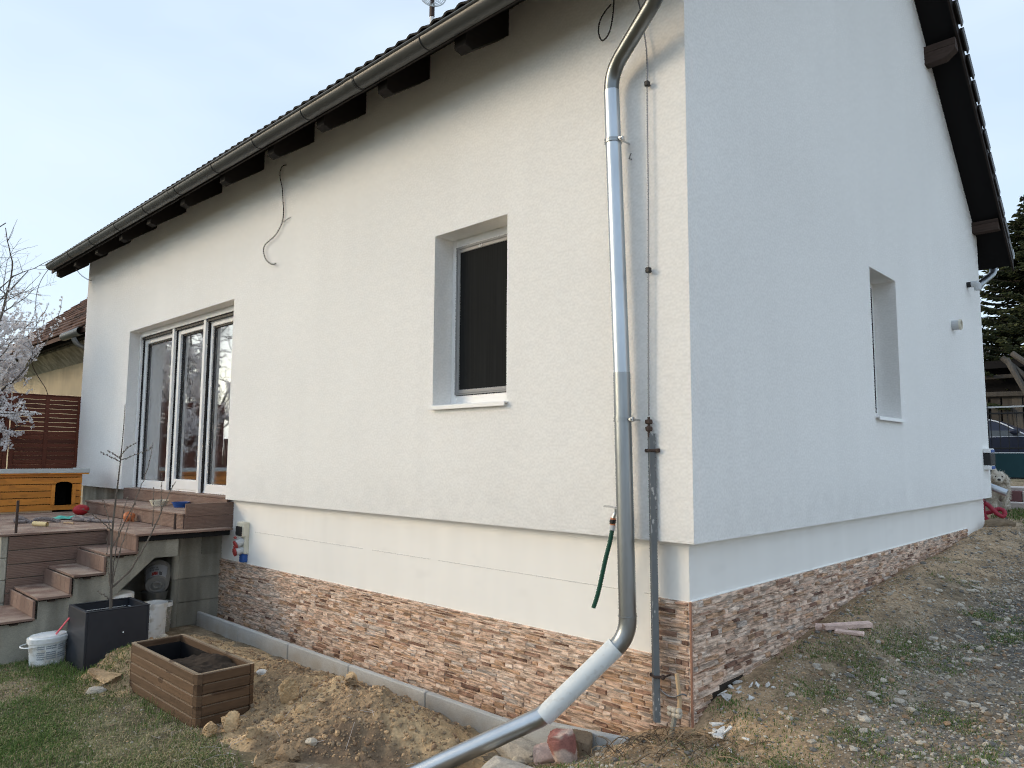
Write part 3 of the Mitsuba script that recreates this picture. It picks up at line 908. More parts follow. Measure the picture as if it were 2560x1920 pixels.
part(lc, 'cover_rail', angle_rail(-0.273, -0.284, 0.095, 1.885, -0.018), 'm_greybar', label='chipped grey painted cover rail')
for z in (1.775, 0.37):
    x = -0.283 if z > 1 else -0.268
    part(lc, 'rail_clamp', cat(tube([(x - 0.042, -0.012, z), (x, -0.047, z), (x + 0.042, -0.012, z)], 0.009, 8), box(x + 0.033, x + 0.055, -0.03, -0.004, z - 0.013, z + 0.013, 0.004), box(x - 0.052, x - 0.036, -0.024, 0.0, z - 0.011, z + 0.011, 0.004), tube([(x + 0.045, -0.02, z), (x + 0.045, 0.07 if z < 1 else 0.0, z)], 0.006, 8)), 'm_rusty')
st = thing('wall_stake', 'weathered wooden stake with a mortar-crusted clamp at the facade corner', 'stake')
part(st, 'stake', tube(curve([(-0.133, -0.005, 0.41), (-0.120, -0.010, 0.33), (-0.112, -0.012, 0.24), (-0.120, -0.012, 0.17)], 12), 0.013, 8), 'm_pinewood', smooth=40)
part(st, 'foot', tube(curve([(-0.135, -0.02, 0.20), (-0.15, -0.03, 0.10), (-0.165, -0.05, -0.02)], 8), 0.016, 8), 'm_concrete', tone=0.7, smooth=40)
part(st, 'clamp', cat([move(rock((0.02, 0.016, 0.016), 40 + i, 1), -0.14 + 0.034 * (i % 3 - 1) * 0.9, -0.03, 0.185 + 0.03 * (i // 3 - 0.5)) for i in range(6)] + [box(-0.185, -0.095, -0.026, -0.006, 0.165, 0.205, 0.005)]), 'm_rock', tone=0.6, label='mortar-crusted clamp on the stake')
part(st, 'wire_link', tube(curve([(-0.245, -0.02, 0.30), (-0.20, -0.04, 0.285), (-0.13, -0.04, 0.28), (-0.09, -0.03, 0.30), (-0.07, 0.0, 0.29)], 20), 0.005, 6), 'm_wire')

tp = thing('garden_tap', 'chrome lever tap with hose coupling low on the facade beside the downpipe', 'tap')
part(tp, 'valve_body', cat(tube(bend([(-0.535, 0.0, 1.375), (-0.535, -0.075, 1.375), (-0.548, -0.082, 1.318)], 0.025, 6), 0.013, 14), tube([(-0.535, -0.045, 1.375), (-0.535, -0.065, 1.375)], 0.019, 6), tube([(-0.535, -0.075, 1.37), (-0.535, -0.075, 1.405)], 0.008, 8)), 'm_steel', smooth=40)
part(tp, 'lever', cat(tube([(-0.520, -0.075, 1.392), (-0.545, -0.078, 1.400), (-0.575, -0.082, 1.405), (-0.618, -0.085, 1.406)], [0.008, 0.006, 0.006, 0.007], 8)), 'm_steel', smooth=40)
part(tp, 'coupling', tube([(-0.546, -0.082, 1.332), (-0.550, -0.083, 1.285)], 0.018, 16), 'm_orange', smooth=40, label='orange and black hose coupling')
part(tp, 'coupling_grip', cat(tube([(-0.5465, -0.082, 1.322), (-0.549, -0.083, 1.297)], 0.0195, 8), box(-0.563, -0.533, -0.105, -0.095, 1.295, 1.322, 0.004)), 'm_black')
part(tp, 'union_nut', tube([(-0.550, -0.083, 1.287), (-0.555, -0.084, 1.255)], [0.021, 0.023], 10), 'm_lightgrey')
solo('garden_hose', tube(curve([(-0.553, -0.084, 1.268), (-0.570, -0.085, 1.18), (-0.600, -0.088, 1.08), (-0.640, -0.09, 0.93), (-0.705, -0.092, 0.737)], 30), 0.0145, 14), 'm_hose', 'short dark green hose end hanging from the tap', 'hose', smooth=40)

sx = thing('socket_box', 'outdoor power box with red sockets on the plinth beside the terrace', 'socket box')
part(sx, 'back_plate', box(-6.00, -5.885, 0.035, 0.0845, 0.585, 0.80, 0.008), 'm_cream')
part(sx, 'breaker_box', box(-6.035, -5.88, -0.005, 0.0845, 0.785, 0.955, 0.012), 'm_cream')
part(sx, 'dark_window', box(-6.030, -5.885, -0.018, -0.004, 0.795, 0.905, 0.008), 'm_black', label='dark smoked breaker cover')
for z, tilt in ((0.735, 18), (0.630, 4)):
    s = part(sx, 'socket', rot(tube([(-5.95, 0.04, z), (-5.95, -0.045, z - 0.01)], [0.042, 0.046], 20), (1, 0, 0), tilt, (-5.95, 0.04, z)), 'm_lightgrey', smooth=40)
    part(s, 'lid', cat(rot(tube([(-5.955, -0.046, z - 0.01), (-5.957, -0.062, z - 0.012)], 0.047, 20), (1, 0, 0), tilt, (-5.95, 0.04, z)), box(-5.975, -5.935, -0.065, -0.04, z + 0.03, z + 0.055, 0.005)), 'm_socketred', smooth=40)
part(sx, 'blue_socket', box(-5.99, -5.90, 0.02, 0.0845, 0.49, 0.583, 0.008), 'm_blue', label='blue lower socket of the power box')

c1 = [(-5.178, -0.004, 5.062), (-5.247, -0.03, 5.039), (-5.271, -0.03, 4.963), (-5.23, -0.02, 4.814), (-5.202, -0.02, 4.669), (-5.174, -0.02, 4.517), (-5.191, -0.02, 4.394), (-5.254, -0.03, 4.299), (-5.339, -0.03, 4.253), (-5.499, -0.03, 4.212), (-5.588, -0.03, 4.165), (-5.581, -0.03, 4.09), (-5.5, -0.03, 3.991), (-5.395, -0.03, 3.931), (-5.275, -0.035, 3.916)]
cb = thing('loose_cable', 'wavy black cable end dangling on the facade between terrace door and window', 'cable')
part(cb, 'cable', tube(curve(c1, 90), 0.0058, 8), 'm_black', smooth=40)
part(cb, 'nail', tube([(-5.19, -0.03, 4.40), (-5.15, -0.02, 4.375), (-5.12, -0.03, 4.378), (-5.053, -0.02, 4.399), (-5.037, 0.0, 4.413)], 0.005, 6), 'm_wire')
lp = [(-0.515, -0.05, 5.25), (-0.522, -0.05, 5.05), (-0.527, -0.05, 4.955), (-0.53, -0.05, 4.907), (-0.541, -0.05, 4.824), (-0.564, -0.05, 4.743), (-0.595, -0.05, 4.703), (-0.627, -0.05, 4.693), (-0.653, -0.05, 4.727), (-0.665, -0.05, 4.785), (-0.648, -0.05, 4.855), (-0.602, -0.05, 4.904), (-0.545, -0.06, 4.925)]
solo('looped_cable', tube(curve(lp, 70), 0.0055, 8), 'm_black', 'black cable tied in a loop under the eaves beside the downpipe', 'cable', smooth=40)

v1 = thing('wall_vent', 'grey elbow vent pipe high on the gable wall', 'vent pipe')
part(v1, 'pipe', tube([(0.0, 7.44, 4.13), (0.07, 7.44, 4.13)], 0.038, 18), 'm_black', smooth=40)
part(v1, 'elbow', tube(bend([(0.055, 7.44, 4.13), (0.125, 7.44, 4.13), (0.125, 7.44, 4.04)], 0.035, 6), 0.044, 18), 'm_lightgrey', smooth=40)
v2 = thing('wall_vent', 'straight vent pipe with cream rim, lower of the two on the gable', 'vent pipe')
part(v2, 'pipe', tube([(0.0, 6.52, 3.44), (0.085, 6.52, 3.44)], 0.062, 20), 'm_lightgrey', smooth=40)
part(v2, 'rim', cat(tube([(0.08, 6.52, 3.44), (0.105, 6.52, 3.44)], 0.066, 20, False), tube([(0.105, 6.52, 3.44), (0.07, 6.52, 3.44)], 0.056, 20, False), trimesh.creation.annulus(0.056, 0.066, 0.002, sections=20, transform=trimesh.geometry.align_vectors([0, 0, 1], [1, 0, 0]) @ np.eye(4)).apply_translation((0.105, 6.52, 3.44))), 'm_cream', smooth=40)
part(v2, 'dark_core', tube([(0.02, 6.52, 3.44), (0.088, 6.52, 3.44)], 0.055, 20), 'm_pale')
jb = thing('junction_box', 'open electric box with blue tabs at the far end of the gable', 'junction box')
part(jb, 'case', cat(box(0.0, 0.078, 7.80, 8.12, 1.822, 1.885, 0.008), box(0.0, 0.078, 7.80, 8.12, 1.59, 1.652, 0.008)), 'm_upvc')
part(jb, 'dark_cover', box(0.0, 0.088, 7.81, 8.11, 1.653, 1.821, 0.008), 'm_black')
part(jb, 'blue_tab', box(0.07, 0.084, 7.90, 8.11, 1.830, 1.872, 0.004), 'm_blue')
part(jb, 'blue_tab', box(0.07, 0.084, 7.90, 8.11, 1.600, 1.642, 0.004), 'm_blue')

an_ = thing('roof_antenna', 'small white grid dish antenna on a short mast above the gutter', 'antenna')
ctr = np.array([-3.335, 0.60, 6.575])
part(an_, 'mast', cat(tube([(-3.335, 0.60, 5.9), (-3.335, 0.60, 6.38)], 0.024, 12)), 'm_upvc', smooth=40)
part(an_, 'bracket', cat(tube([(-3.335, 0.60, 6.35), (-3.335, 0.60, 6.60)], 0.022, 10), box(-3.355, -3.31, 0.575, 0.62, 6.34, 6.50, 0.006)), 'm_rusty', smooth=40)
dish = []
ax = np.array([0.85, -0.55, 0.05])
ax /= np.linalg.norm(ax)
s1 = np.cross(ax, [0, 0, 1])
s1 /= np.linalg.norm(s1)
s2 = np.cross(s1, ax)
for rr in np.linspace(0.03, 0.145, 6):
    dish.append(tube([ctr + rr * (math.cos(a) * s1 + math.sin(a) * s2) + ax * (rr * rr * 2.2) for a in np.linspace(0, 6.283, 25)], 0.0034 if rr < 0.14 else 0.006, 5, False))
for a in np.linspace(0, 6.283, 17)[:-1]:
    dish.append(tube([ctr + rr * (math.cos(a) * s1 + math.sin(a) * s2) + ax * (rr * rr * 2.2) for rr in (0.02, 0.08, 0.145)], 0.003, 4, False))
part(an_, 'grid_dish', cat(dish), 'm_pvc')
part(an_, 'feed', cat(tube([ctr, ctr + ax * 0.14], 0.008, 8), tube([ctr + ax * 0.12, ctr + ax * 0.15], 0.018, 10)), 'm_pvc', smooth=40)

rd = thing('rear_downpipe', 'bright zinc pipe ends showing round the far corner of the house', 'downpipe')
part(rd, 'swan_neck', tube(bend([(0.10, 8.70, 4.72), (0.10, 8.70, 4.52), (-0.02, 8.34, 4.30), (-0.16, 8.30, 4.0)], 0.09, 7), 0.05, 20), 'm_zinc_dull', smooth=40, label='dull zinc swan neck under the rear eave')
part(rd, 'shoe', tube(bend([(-0.16, 8.30, 4.05), (-0.16, 8.30, 1.40), (0.165, 8.31, 1.265)], 0.08, 7), 0.05, 20), 'm_zinc_new', smooth=40, label='shiny zinc outlet at the foot of the rear pipe')
rc = thing('red_conduit', 'red corrugated conduit looping out of the ground at the far corner', 'conduit')
for pts in ([(-0.135, 8.20, 1.19), (-0.135, 8.22, 1.05), (-0.13, 8.24, 0.95), (-0.09, 8.27, 0.86)], [(-0.10, 8.22, 1.12), (-0.03, 8.26, 1.05), (0.05, 8.30, 0.955), (0.095, 8.33, 0.935), (0.115, 8.36, 0.985), (0.06, 8.38, 1.03), (-0.02, 8.36, 1.005), (-0.12, 8.30, 0.985)]):
    q = curve(pts, 90)
    part(rc, 'tube', tube(q, (0.042 if len(pts) == 4 else 0.030) * (1 + 0.10 * np.sin(np.arange(90) * 1.6)), 12), 'm_conduit', smooth=60)

# ------------------------------------------------------------------ terrace and stairs
TE = thing('terrace', 'raised brown composite terrace with a second step at the door', 'terrace')
part(TE, 'base', box(-11.4, -7.125, -2.10, 0.085, -0.6, 0.835, 0.0), 'm_concrete', tone=0.6, label='grey concrete base under the deck')
bw = 0.1455
for i in range(30):
    x1 = -7.068 - i * 0.149
    part(TE, 'deck_board', box(x1 - bw, x1, -2.135, -0.505 if x1 > -9.86 else 0.085, 0.850, 0.874, 0.003), 'm_wpc', tone=rng.random(), across=(1, 0, 0))
for i in range(6):
    x1 = -6.13 - i * 0.1565
    part(TE, 'deck_board', box(x1 - 0.153, x1, -1.085, 0.0 if x1 < -6.2 else 0.0, 0.850, 0.874, 0.003), 'm_wpc', tone=rng.random(), across=(1, 0, 0))
for i in range(24):
    x1 = -6.332 - i * 0.1475
    part(TE, 'step_board', box(x1 - 0.144, x1, -0.515, 0.02, 1.030, 1.054, 0.003), 'm_wpc', tone=rng.random(), across=(1, 0, 0))
part(TE, 'step_riser', move(ribbed(3.50, 0.152, 0.02, 10), -9.85, -0.498, 0.876), 'm_wpc', tone=0.45, across=(0, 0, 1))
part(TE, 'step_end', box(-9.85, -9.83, -0.478, 0.085, 0.876, 1.029, 0.002), 'm_wpc', tone=0.3, across=(0, 0, 1))
for z in (0.866, 1.018):
    m = ribbed(0.572, 0.149, 0.02, 10)
    v = m.vertices
    part(TE, 'end_board', trimesh.Trimesh(np.stack([-6.312 - v[:, 1] - 0.0, v[:, 0] - 0.49, v[:, 2] + z], 1), m.faces, process=False), 'm_wpc', tone=0.35 + 0.2 * (z > 1), across=(0, 0, 1))
part(TE, 'threshold_board', move(ribbed(3.30, 0.142, 0.02, 9), -9.665, 0.022, 1.057), 'm_wpc', tone=0.4, across=(0, 0, 1))
part(TE, 'threshold_end', box(-9.90, -9.67, 0.022, 0.042, 1.057, 1.199, 0.003), 'm_wpc', tone=0.2, across=(0, 0, 1))
part(TE, 'joist', box(-7.05, -6.16, -1.05, -0.02, 0.79, 0.848, 0.003), 'm_soffit')
for k in range(8):
    m = ribbed(1.03, 0.140, 0.022, 8)
    v = m.vertices
    part(TE, 'side_board', trimesh.Trimesh(np.stack([-7.085 - v[:, 1], v[:, 0] - 2.035, v[:, 2] + 0.70 - 0.149 * k], 1), m.faces, process=False), 'm_wpc', tone=0.25 + 0.5 * rng.random(), across=(0, 0, 1))
for k in range(5):
    part(TE, 'corner_block', box(-7.40, -7.10, -2.10, -2.04, 0.62 - 0.235 * k, 0.848 - 0.235 * k, 0.006), 'm_concrete', tone=0.9 * rng.random() + 0.1)
PI = child(TE, 'pier')
scene[PI] = shape(box(-6.98, -6.60, -0.47, 0.07, -0.6, 0.80, 0.0), 'm_concrete', tone=0.35)
labels[PI] = {'label': 'grey concrete block pier between the stairs and the facade'}
for k, z in enumerate((0.80, 0.545, 0.27, -0.005, -0.28)):
    for a, b in (((-0.425, -0.165), (-0.162, 0.083)) if k in (0,) else ((-0.425, 0.083),)):
        part(PI, 'block', box(-6.70, -6.582, a, b, z - 0.272, z - 0.003, 0.006), 'm_concrete', tone=rng.random())
    part(PI, 'rounded_block', tube([(-6.635, -0.44, z - 0.272), (-6.635, -0.44, z - 0.004)], 0.05, 18), 'm_concrete', tone=rng.random(), smooth=40)

ST = thing('staircase', 'concrete garden stairs clad with brown composite treads', 'staircase')
prof, y, z = [(-0.60, 0.845), (-1.03, 0.845)], -1.03, 0.845
for i in range(5):
    z = 0.66 - 0.1865 * i
    prof += [(y, z), (y - 0.305, z)]
    y -= 0.305
prof += [(y, -0.6), (-1.95, -0.6), (-1.95, -0.42), (-1.22, 0.26), (-0.85, 0.60), (-0.60, 0.595)]
part(ST, 'concrete_flight', extrude(P(prof), 0.86, 'yz', -7.06), 'm_concrete', tone=0.6, label='rough concrete flight with a dark hollow beneath')
for i in range(5):
    zt = 0.69 - 0.1865 * i
    yb = -1.055 - 0.31 * i
    yf = yb - 0.295
    TR = part(ST, 'tread', box(-7.055, -6.165, yf + 0.02, yb, zt - 0.040, zt - 0.026, 0.0), 'm_darkwood', tone=0.5)
    for k in range(6):
        x1 = -6.125 - 0.156 * k
        part(TR, 'tread_board', box(x1 - 0.1535, x1, yf, yb + 0.005, zt - 0.0245, zt, 0.003), 'm_wpc', tone=rng.random(), across=(1, 0, 0))
    RI = part(ST, 'riser', box(-7.05, -6.17, yb + 0.008, yb + 0.02, zt + 0.002, zt + 0.155, 0.0), 'm_darkwood', tone=0.5)
    for k in range(6):
        x1 = -6.150 - 0.1535 * k
        part(RI, 'riser_board', box(x1 - 0.1515, x1, yb - 0.014, yb + 0.007, zt + 0.001, zt + 0.158, 0.003), 'm_wpc', tone=rng.random(), across=(1, 0, 0))
    part(ST, 'bracket', box(-6.195, -6.165, yf + 0.10, yf + 0.17, zt - 0.055, zt - 0.042, 0.003), 'm_rusty')
part(ST, 'bottom_riser', box(-7.05, -6.15, -2.62, -2.60, -0.4, -0.085, 0.003), 'm_wpc', tone=0.4, across=(1, 0, 0))
for x, y, z0, z1, lab in ((-7.15, -1.965, 0.872, 1.225, 'thin dark iron post standing at the terrace edge above the stairs'), (-6.40, -0.570, 0.872, 1.055, 'short dark iron post against the upper step beside the landing')):
    solo('iron_post', tube([(x, y, z0), (x, y, z1)], 0.014, 10), 'm_rusty', lab, 'post', smooth=40)

DH = thing('doghouse', 'orange stained wooden doghouse with arched opening and tin-edged roof', 'doghouse')
xf = -10.19
part(DH, 'shade_lining', box(xf - 0.030, xf - 0.026, -2.09, -0.86, 0.93, 1.43, 0), 'm_darkwood', tone=0.1)  # near-black sheet behind the front planks: shade of the inside put into colour
part(DH, 'floor', box(-10.85, xf - 0.02, -2.10, -0.52, 0.925, 0.955, 0.003), 'm_darkwood', tone=0.2)  # floor and back wall coloured dark to paint the unlit interior
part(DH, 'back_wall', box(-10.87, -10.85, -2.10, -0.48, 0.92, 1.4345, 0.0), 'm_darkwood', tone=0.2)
part(DH, 'side_wall', box(-10.85, xf - 0.022, -0.50, -0.482, 0.92, 1.4345, 0.0), 'm_pine', tone=0.6)
part(DH, 'side_wall', box(-10.85, xf - 0.022, -2.10, -2.08, 0.92, 1.4345, 0.0), 'm_pine', tone=0.6)
arch = sg.Polygon([(-0.835, 0.975), (-0.605, 0.975), (-0.605, 1.275)] + [(-0.72 + 0.115 * math.cos(a), 1.275 + 0.05 * math.sin(a)) for a in np.linspace(0, math.pi, 13)] + [(-0.835, 1.275)])
for k, (z0, z1) in enumerate(((0.905, 0.987), (0.998, 1.086), (1.097, 1.185), (1.196, 1.285), (1.296, 1.383), (1.394, 1.4345))):
    g = sg.box(-2.10, z0, -0.48, z1).difference(arch)
    for q in getattr(g, 'geoms', [g]):
        part(DH, 'plank', extrude(q, 0.022, 'yz', xf - 0.022), 'm_pine', tone=rng.random())
trim = sg.Polygon([(-0.885, 0.965), (-0.56, 0.965), (-0.56, 1.285), (-0.60, 1.35), (-0.84, 1.35), (-0.885, 1.285)]).difference(arch.buffer(0.001))
for q in (trim.intersection(sg.box(-1, 0.99, -0.834, 1.285)), trim.intersection(sg.box(-0.606, 0.99, -0.4, 1.285))):
    part(DH, 'door_trim', extrude(q, 0.016, 'yz', xf + 0.001), 'm_pine', tone=0.75)
part(DH, 'shadow_lining', box(-10.84, xf - 0.03, -0.508, -0.5005, 0.956, 1.42, 0), 'm_darkwood', tone=0.1)  # thin dark sheet that paints shade on the inner side wall
part(DH, 'base_beam', box(-10.83, xf - 0.01, -2.1, -0.85, 0.876, 0.912, 0.004), 'm_pinewood')
part(DH, 'shade_ceiling', box(-10.84, xf - 0.03, -2.08, -0.51, 1.428, 1.434, 0), 'm_darkwood', tone=0.1)  # dark sheet painting the shade below the roof
part(DH, 'roof', box(-10.95, xf + 0.06, -2.25, -0.405, 1.435, 1.478, 0.003), 'm_pine', tone=0.9)
part(DH, 'roof_edge', cat(box(-10.96, xf + 0.068, -2.26, -0.398, 1.4785, 1.492, 0.002), box(xf + 0.0605, xf + 0.068, -2.26, -0.398, 1.455, 1.520, 0.002), box(-10.96, xf + 0.05, -0.404, -0.397, 1.455, 1.520, 0.002)), 'm_tin', label='pale tin edging round the doghouse roof')

# things lying on the terrace
solo('red_ball', trimesh.Trimesh(trimesh.creation.icosphere(subdivisions=3).vertices * [0.085, 0.105, 0.075] + [-9.35, -0.71, 0.950], trimesh.creation.icosphere(subdivisions=3).faces), 'm_red', 'dark red toy ball in front of the doghouse', 'ball', smooth=True)
op = thing('orange_toy', 'small orange animal toy against the upper step', 'toy')
part(op, 'body', cat(move(rock((0.062, 0.072, 0.062), 91, 3, 0.1, box_=0.95), -7.80, -0.59, 0.942)), 'm_orange', smooth=True)
part(op, 'legs', cat([tube([(-7.76 - 0.05 * (i % 2), -0.63 + 0.07 * (i // 2), 0.93), (-7.755 - 0.055 * (i % 2), -0.64 + 0.085 * (i // 2), 0.878)], 0.014, 10) for i in range(4)]), 'm_orange', smooth=40)
bowl = [(0.0, 0.0), (0.085, 0.0), (0.115, 0.075), (0.122, 0.075), (0.118, 0.068), (0.088, 0.01), (0.0, 0.01)]
solo('dog_bowl', move(lathe(bowl, 26), -7.88, -0.20, 1.056), 'm_cream', 'cream plastic bowl on the step by the door', 'bowl', smooth=40)
solo('dog_bowl', move(lathe([(a * 0.92, b * 0.9) for a, b in bowl], 26), -7.42, -0.10, 1.056), 'm_blue', 'blue plastic bowl on the step by the door', 'bowl', smooth=40)


def rope(pts, r=0.024):
    q = curve(pts, 60)
    return tube(q, r * (1 + 0.16 * np.sin(np.arange(60) * 1.9)), 9)


solo('rope_toy', cat(rope([(-8.60, -1.66, 0.90), (-8.52, -1.62, 0.935), (-8.45, -1.58, 0.905), (-8.36, -1.54, 0.895)]), rope([(-8.58, -1.60, 0.90), (-8.50, -1.68, 0.90), (-8.38, -1.60, 0.898)], 0.02)), 'm_ropegrey', 'grey knotted rope toy beside the iron post on the terrace', 'rope toy', smooth=50)
solo('rope_toy', cat(rope([(-8.48, -1.48, 0.90), (-8.42, -1.40, 0.92), (-8.36, -1.30, 0.90), (-8.25, -1.27, 0.895)])), 'm_ropegrey', 'short grey rope toy in the middle of the terrace deck', 'rope toy', smooth=50)
solo('rope_toy', cat(rope([(-8.55, -1.02, 0.905), (-8.35, -0.98, 0.92), (-8.15, -1.0, 0.90), (-7.95, -0.92, 0.895), (-7.75, -0.80, 0.888)], 0.021), rope([(-8.5, -0.95, 0.90), (-8.3, -1.08, 0.90), (-8.1, -0.95, 0.90)], 0.02), rope([(-8.45, -1.08, 0.90), (-8.2, -0.9, 0.91), (-7.98, -1.02, 0.895)], 0.017)), 'm_ropegrey', 'tangled grey rope toy with a long tail on the terrace', 'rope toy', smooth=50)
g = grid(np.linspace(-0.17, 0.17, 24), np.linspace(-0.11, 0.11, 18), lambda X, Y: 0.045 * meshkit.fbm(np.stack([X * 14, Y * 14, X * 0], -1), 3, 3) * np.exp(-(X / 0.16) ** 2 - (Y / 0.10) ** 2) * 2 + 0.004)
solo('cloth_toy', move(rot(g, (0, 0, 1), 60), -8.72, -1.05, 0.875), 'm_teal', 'crumpled teal cloth lying on the terrace deck', 'cloth', smooth=True)
ch = tube([(-7.92, -1.62, 0.905), (-7.75, -1.52, 0.90)], 0.028, 12, False)
ch2 = tube([(-7.92, -1.62, 0.905), (-7.75, -1.52, 0.90)], 0.018, 12, False)
solo('chew_roll', cat(ch, ch2), 'm_bone', 'yellowish rolled chew lying near the deck edge', 'dog chew', smooth=40)
solo('snapped_stick', tube(curve([(-8.05, -1.27, 0.882), (-7.97, -1.22, 0.89), (-7.90, -1.2, 0.882)], 10), 0.009, 7), 'm_pinewood', 'little brown stick beside the tangled rope toy', 'stick', smooth=40)

# ------------------------------------------------------------------ in the yard
AP = thing('anthracite_planter', 'tall anthracite plastic planter holding a bare sapling', 'planter')
x0, x1, y0, y1, zt = -5.90, -5.365, -1.755, -1.185, 0.253
part(AP, 'tub', cat(box(x0, x1, y0, y0 + 0.022, -0.36, zt, 0.004), box(x0, x1, y1 - 0.022, y1, -0.36, zt, 0.004), box(x0, x0 + 0.022, y0 + 0.0215, y1 - 0.0215, -0.36, zt - 0.0005, 0.003), box(x1 - 0.022, x1, y0 + 0.0215, y1 - 0.0215, -0.36, zt - 0.0005, 0.003)), 'm_anthracite')
part(AP, 'rim', ring(x0 + 0.0, x1 - 0.0, 0, 1, 0.01, 0.01, 0) if False else cat(box(x0 - 0.003, x1 + 0.003, y0 - 0.003, y0 + 0.032, zt + 0.001, zt + 0.007, 0.002), box(x0 - 0.003, x1 + 0.003, y1 - 0.032, y1 + 0.003, zt + 0.001, zt + 0.007, 0.002), box(x0 - 0.003, x0 + 0.032, y0 + 0.033, y1 - 0.033, zt + 0.001, zt + 0.007, 0.002), box(x1 - 0.032, x1 + 0.003, y0 + 0.033, y1 - 0.033, zt + 0.001, zt + 0.007, 0.002)), 'm_anthracite')
part(AP, 'liner_slot', cat(box(x0 + 0.026, x1 - 0.03, y1 - 0.032, y1 - 0.0225, zt - 0.075, zt - 0.068, 0.001), box(x0 + 0.0225, x0 + 0.030, y0 + 0.05, y1 - 0.05, zt - 0.075, zt - 0.068, 0.001)), 'm_lightgrey')
part(AP, 'soil', box(x0 + 0.02, x1 - 0.02, y0 + 0.02, y1 - 0.02, -0.05, 0.06, 0.0), 'm_pottingsoil')
part(AP, 'drain_plug', rot(tube([(x1, -1.42, 0.03), (x1 + 0.004, -1.42, 0.03)], 0.007, 10), (1, 0, 0), 0), 'm_upvc')

SA = thing('sapling', 'bare young tree rising from the anthracite planter', 'sapling')
part(SA, 'stem', tube(curve([(-5.60, -1.468, 0.05), (-5.60, -1.468, 0.25), (-5.60, -1.485, 0.60), (-5.60, -1.495, 0.95), (-5.595, -1.48, 1.30), (-5.60, -1.456, 1.70), (-5.60, -1.445, 2.24)], 50), np.linspace(0.0155, 0.003, 50), 10), 'm_bark', tone=0.35, smooth=50)


def bud(q):
    return rock((0.006, 0.006, 0.010), 5, 1).apply_translation(q)


def twig_mesh(p, r0, seed):
    r = np.random.default_rng(seed)
    q = curve(p, 24)
    q[1:-1] += r.normal(0, 0.003, (22, 3))
    ms = [tube(q, np.linspace(r0, r0 * 0.35, 24), 7)]
    for i in range(4, 24, 3):
        ms.append(bud(q[i] + r.normal(0, 0.004, 3)))
    return cat(ms)


tw = [((-5.60, -1.472, 0.42), (-5.56, -1.30, 0.62), (-5.56, -1.10, 1.02), (-5.56, -0.92, 1.45)), ((-5.60, -1.49, 0.80), (-5.50, -1.40, 1.1), (-5.46, -1.27, 1.5), (-5.48, -1.20, 1.86)),
      ((-5.60, -1.49, 0.85), (-5.62, -1.52, 1.05), (-5.64, -1.585, 1.30)), ((-5.60, -1.49, 0.98), (-5.60, -1.58, 1.06), (-5.60, -1.70, 1.16), (-5.60, -1.78, 1.21)),
      ((-5.60, -1.46, 1.66), (-5.66, -1.52, 1.70), (-5.72, -1.61, 1.76)), ((-5.60, -1.46, 1.67), (-5.53, -1.37, 1.72), (-5.42, -1.22, 1.79)), ((-5.60, -1.46, 1.70), (-5.52, -1.42, 1.80), (-5.45, -1.36, 1.85)),
      ((-5.60, -1.46, 1.69), (-5.66, -1.50, 1.735), (-5.70, -1.555, 1.77)), ((-5.60, -1.47, 0.40), (-5.57, -1.47, 0.7), (-5.54, -1.44, 1.05), (-5.50, -1.40, 1.33)), ((-5.60, -1.472, 0.38), (-5.64, -1.50, 0.60), (-5.65, -1.52, 0.92)),
      ((-5.60, -1.472, 0.36), (-5.56, -1.45, 0.65), (-5.53, -1.38, 1.0), (-5.50, -1.33, 1.28)), ((-5.56, -1.13, 1.0), (-5.58, -1.12, 1.15), (-5.60, -1.13, 1.40)), ((-5.56, -1.05, 1.13), (-5.50, -1.08, 1.3), (-5.46, -1.10, 1.55)),
      ((-5.60, -1.46, 0.30), (-5.63, -1.52, 0.35), (-5.66, -1.58, 0.40))]
for i, p in enumerate(tw):
    part(SA, 'twig', twig_mesh(p, 0.0105 if i == 0 else (0.0065 if i in (1, 8, 9, 10) else 0.0052), 100 + i), 'm_bark', tone=0.35 + 0.3 * rng.random(), smooth=50)

WP = thing('wooden_planter', 'low brown wooden planter box with dark liner and a heap of soil', 'planter')
x0, x1, y0, y1 = -4.57, -3.20, -1.635, -1.165
th, c = 0.042, 0.045
for k in range(5):
    z1 = 0.108 - 0.0785 * k
    z0 = z1 - 0.0755
    g = 0.0015 * (k % 2)
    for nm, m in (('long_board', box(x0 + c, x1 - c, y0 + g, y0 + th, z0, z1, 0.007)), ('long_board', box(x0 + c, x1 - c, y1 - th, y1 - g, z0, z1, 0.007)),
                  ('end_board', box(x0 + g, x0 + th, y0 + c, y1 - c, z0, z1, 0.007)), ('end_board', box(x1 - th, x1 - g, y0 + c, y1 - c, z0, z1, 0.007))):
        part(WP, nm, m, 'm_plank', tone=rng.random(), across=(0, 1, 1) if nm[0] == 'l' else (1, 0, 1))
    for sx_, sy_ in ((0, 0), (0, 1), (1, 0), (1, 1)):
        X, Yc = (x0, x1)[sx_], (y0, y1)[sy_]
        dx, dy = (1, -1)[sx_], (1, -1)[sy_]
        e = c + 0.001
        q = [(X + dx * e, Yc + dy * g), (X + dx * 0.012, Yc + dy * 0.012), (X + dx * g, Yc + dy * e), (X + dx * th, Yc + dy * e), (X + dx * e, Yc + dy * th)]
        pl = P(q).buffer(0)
        part(WP, 'corner_block', extrude(pl, z1 - z0 - 0.001, 'xy', z0), 'm_plank', tone=rng.random(), across=(0.2, 0.2, 1))
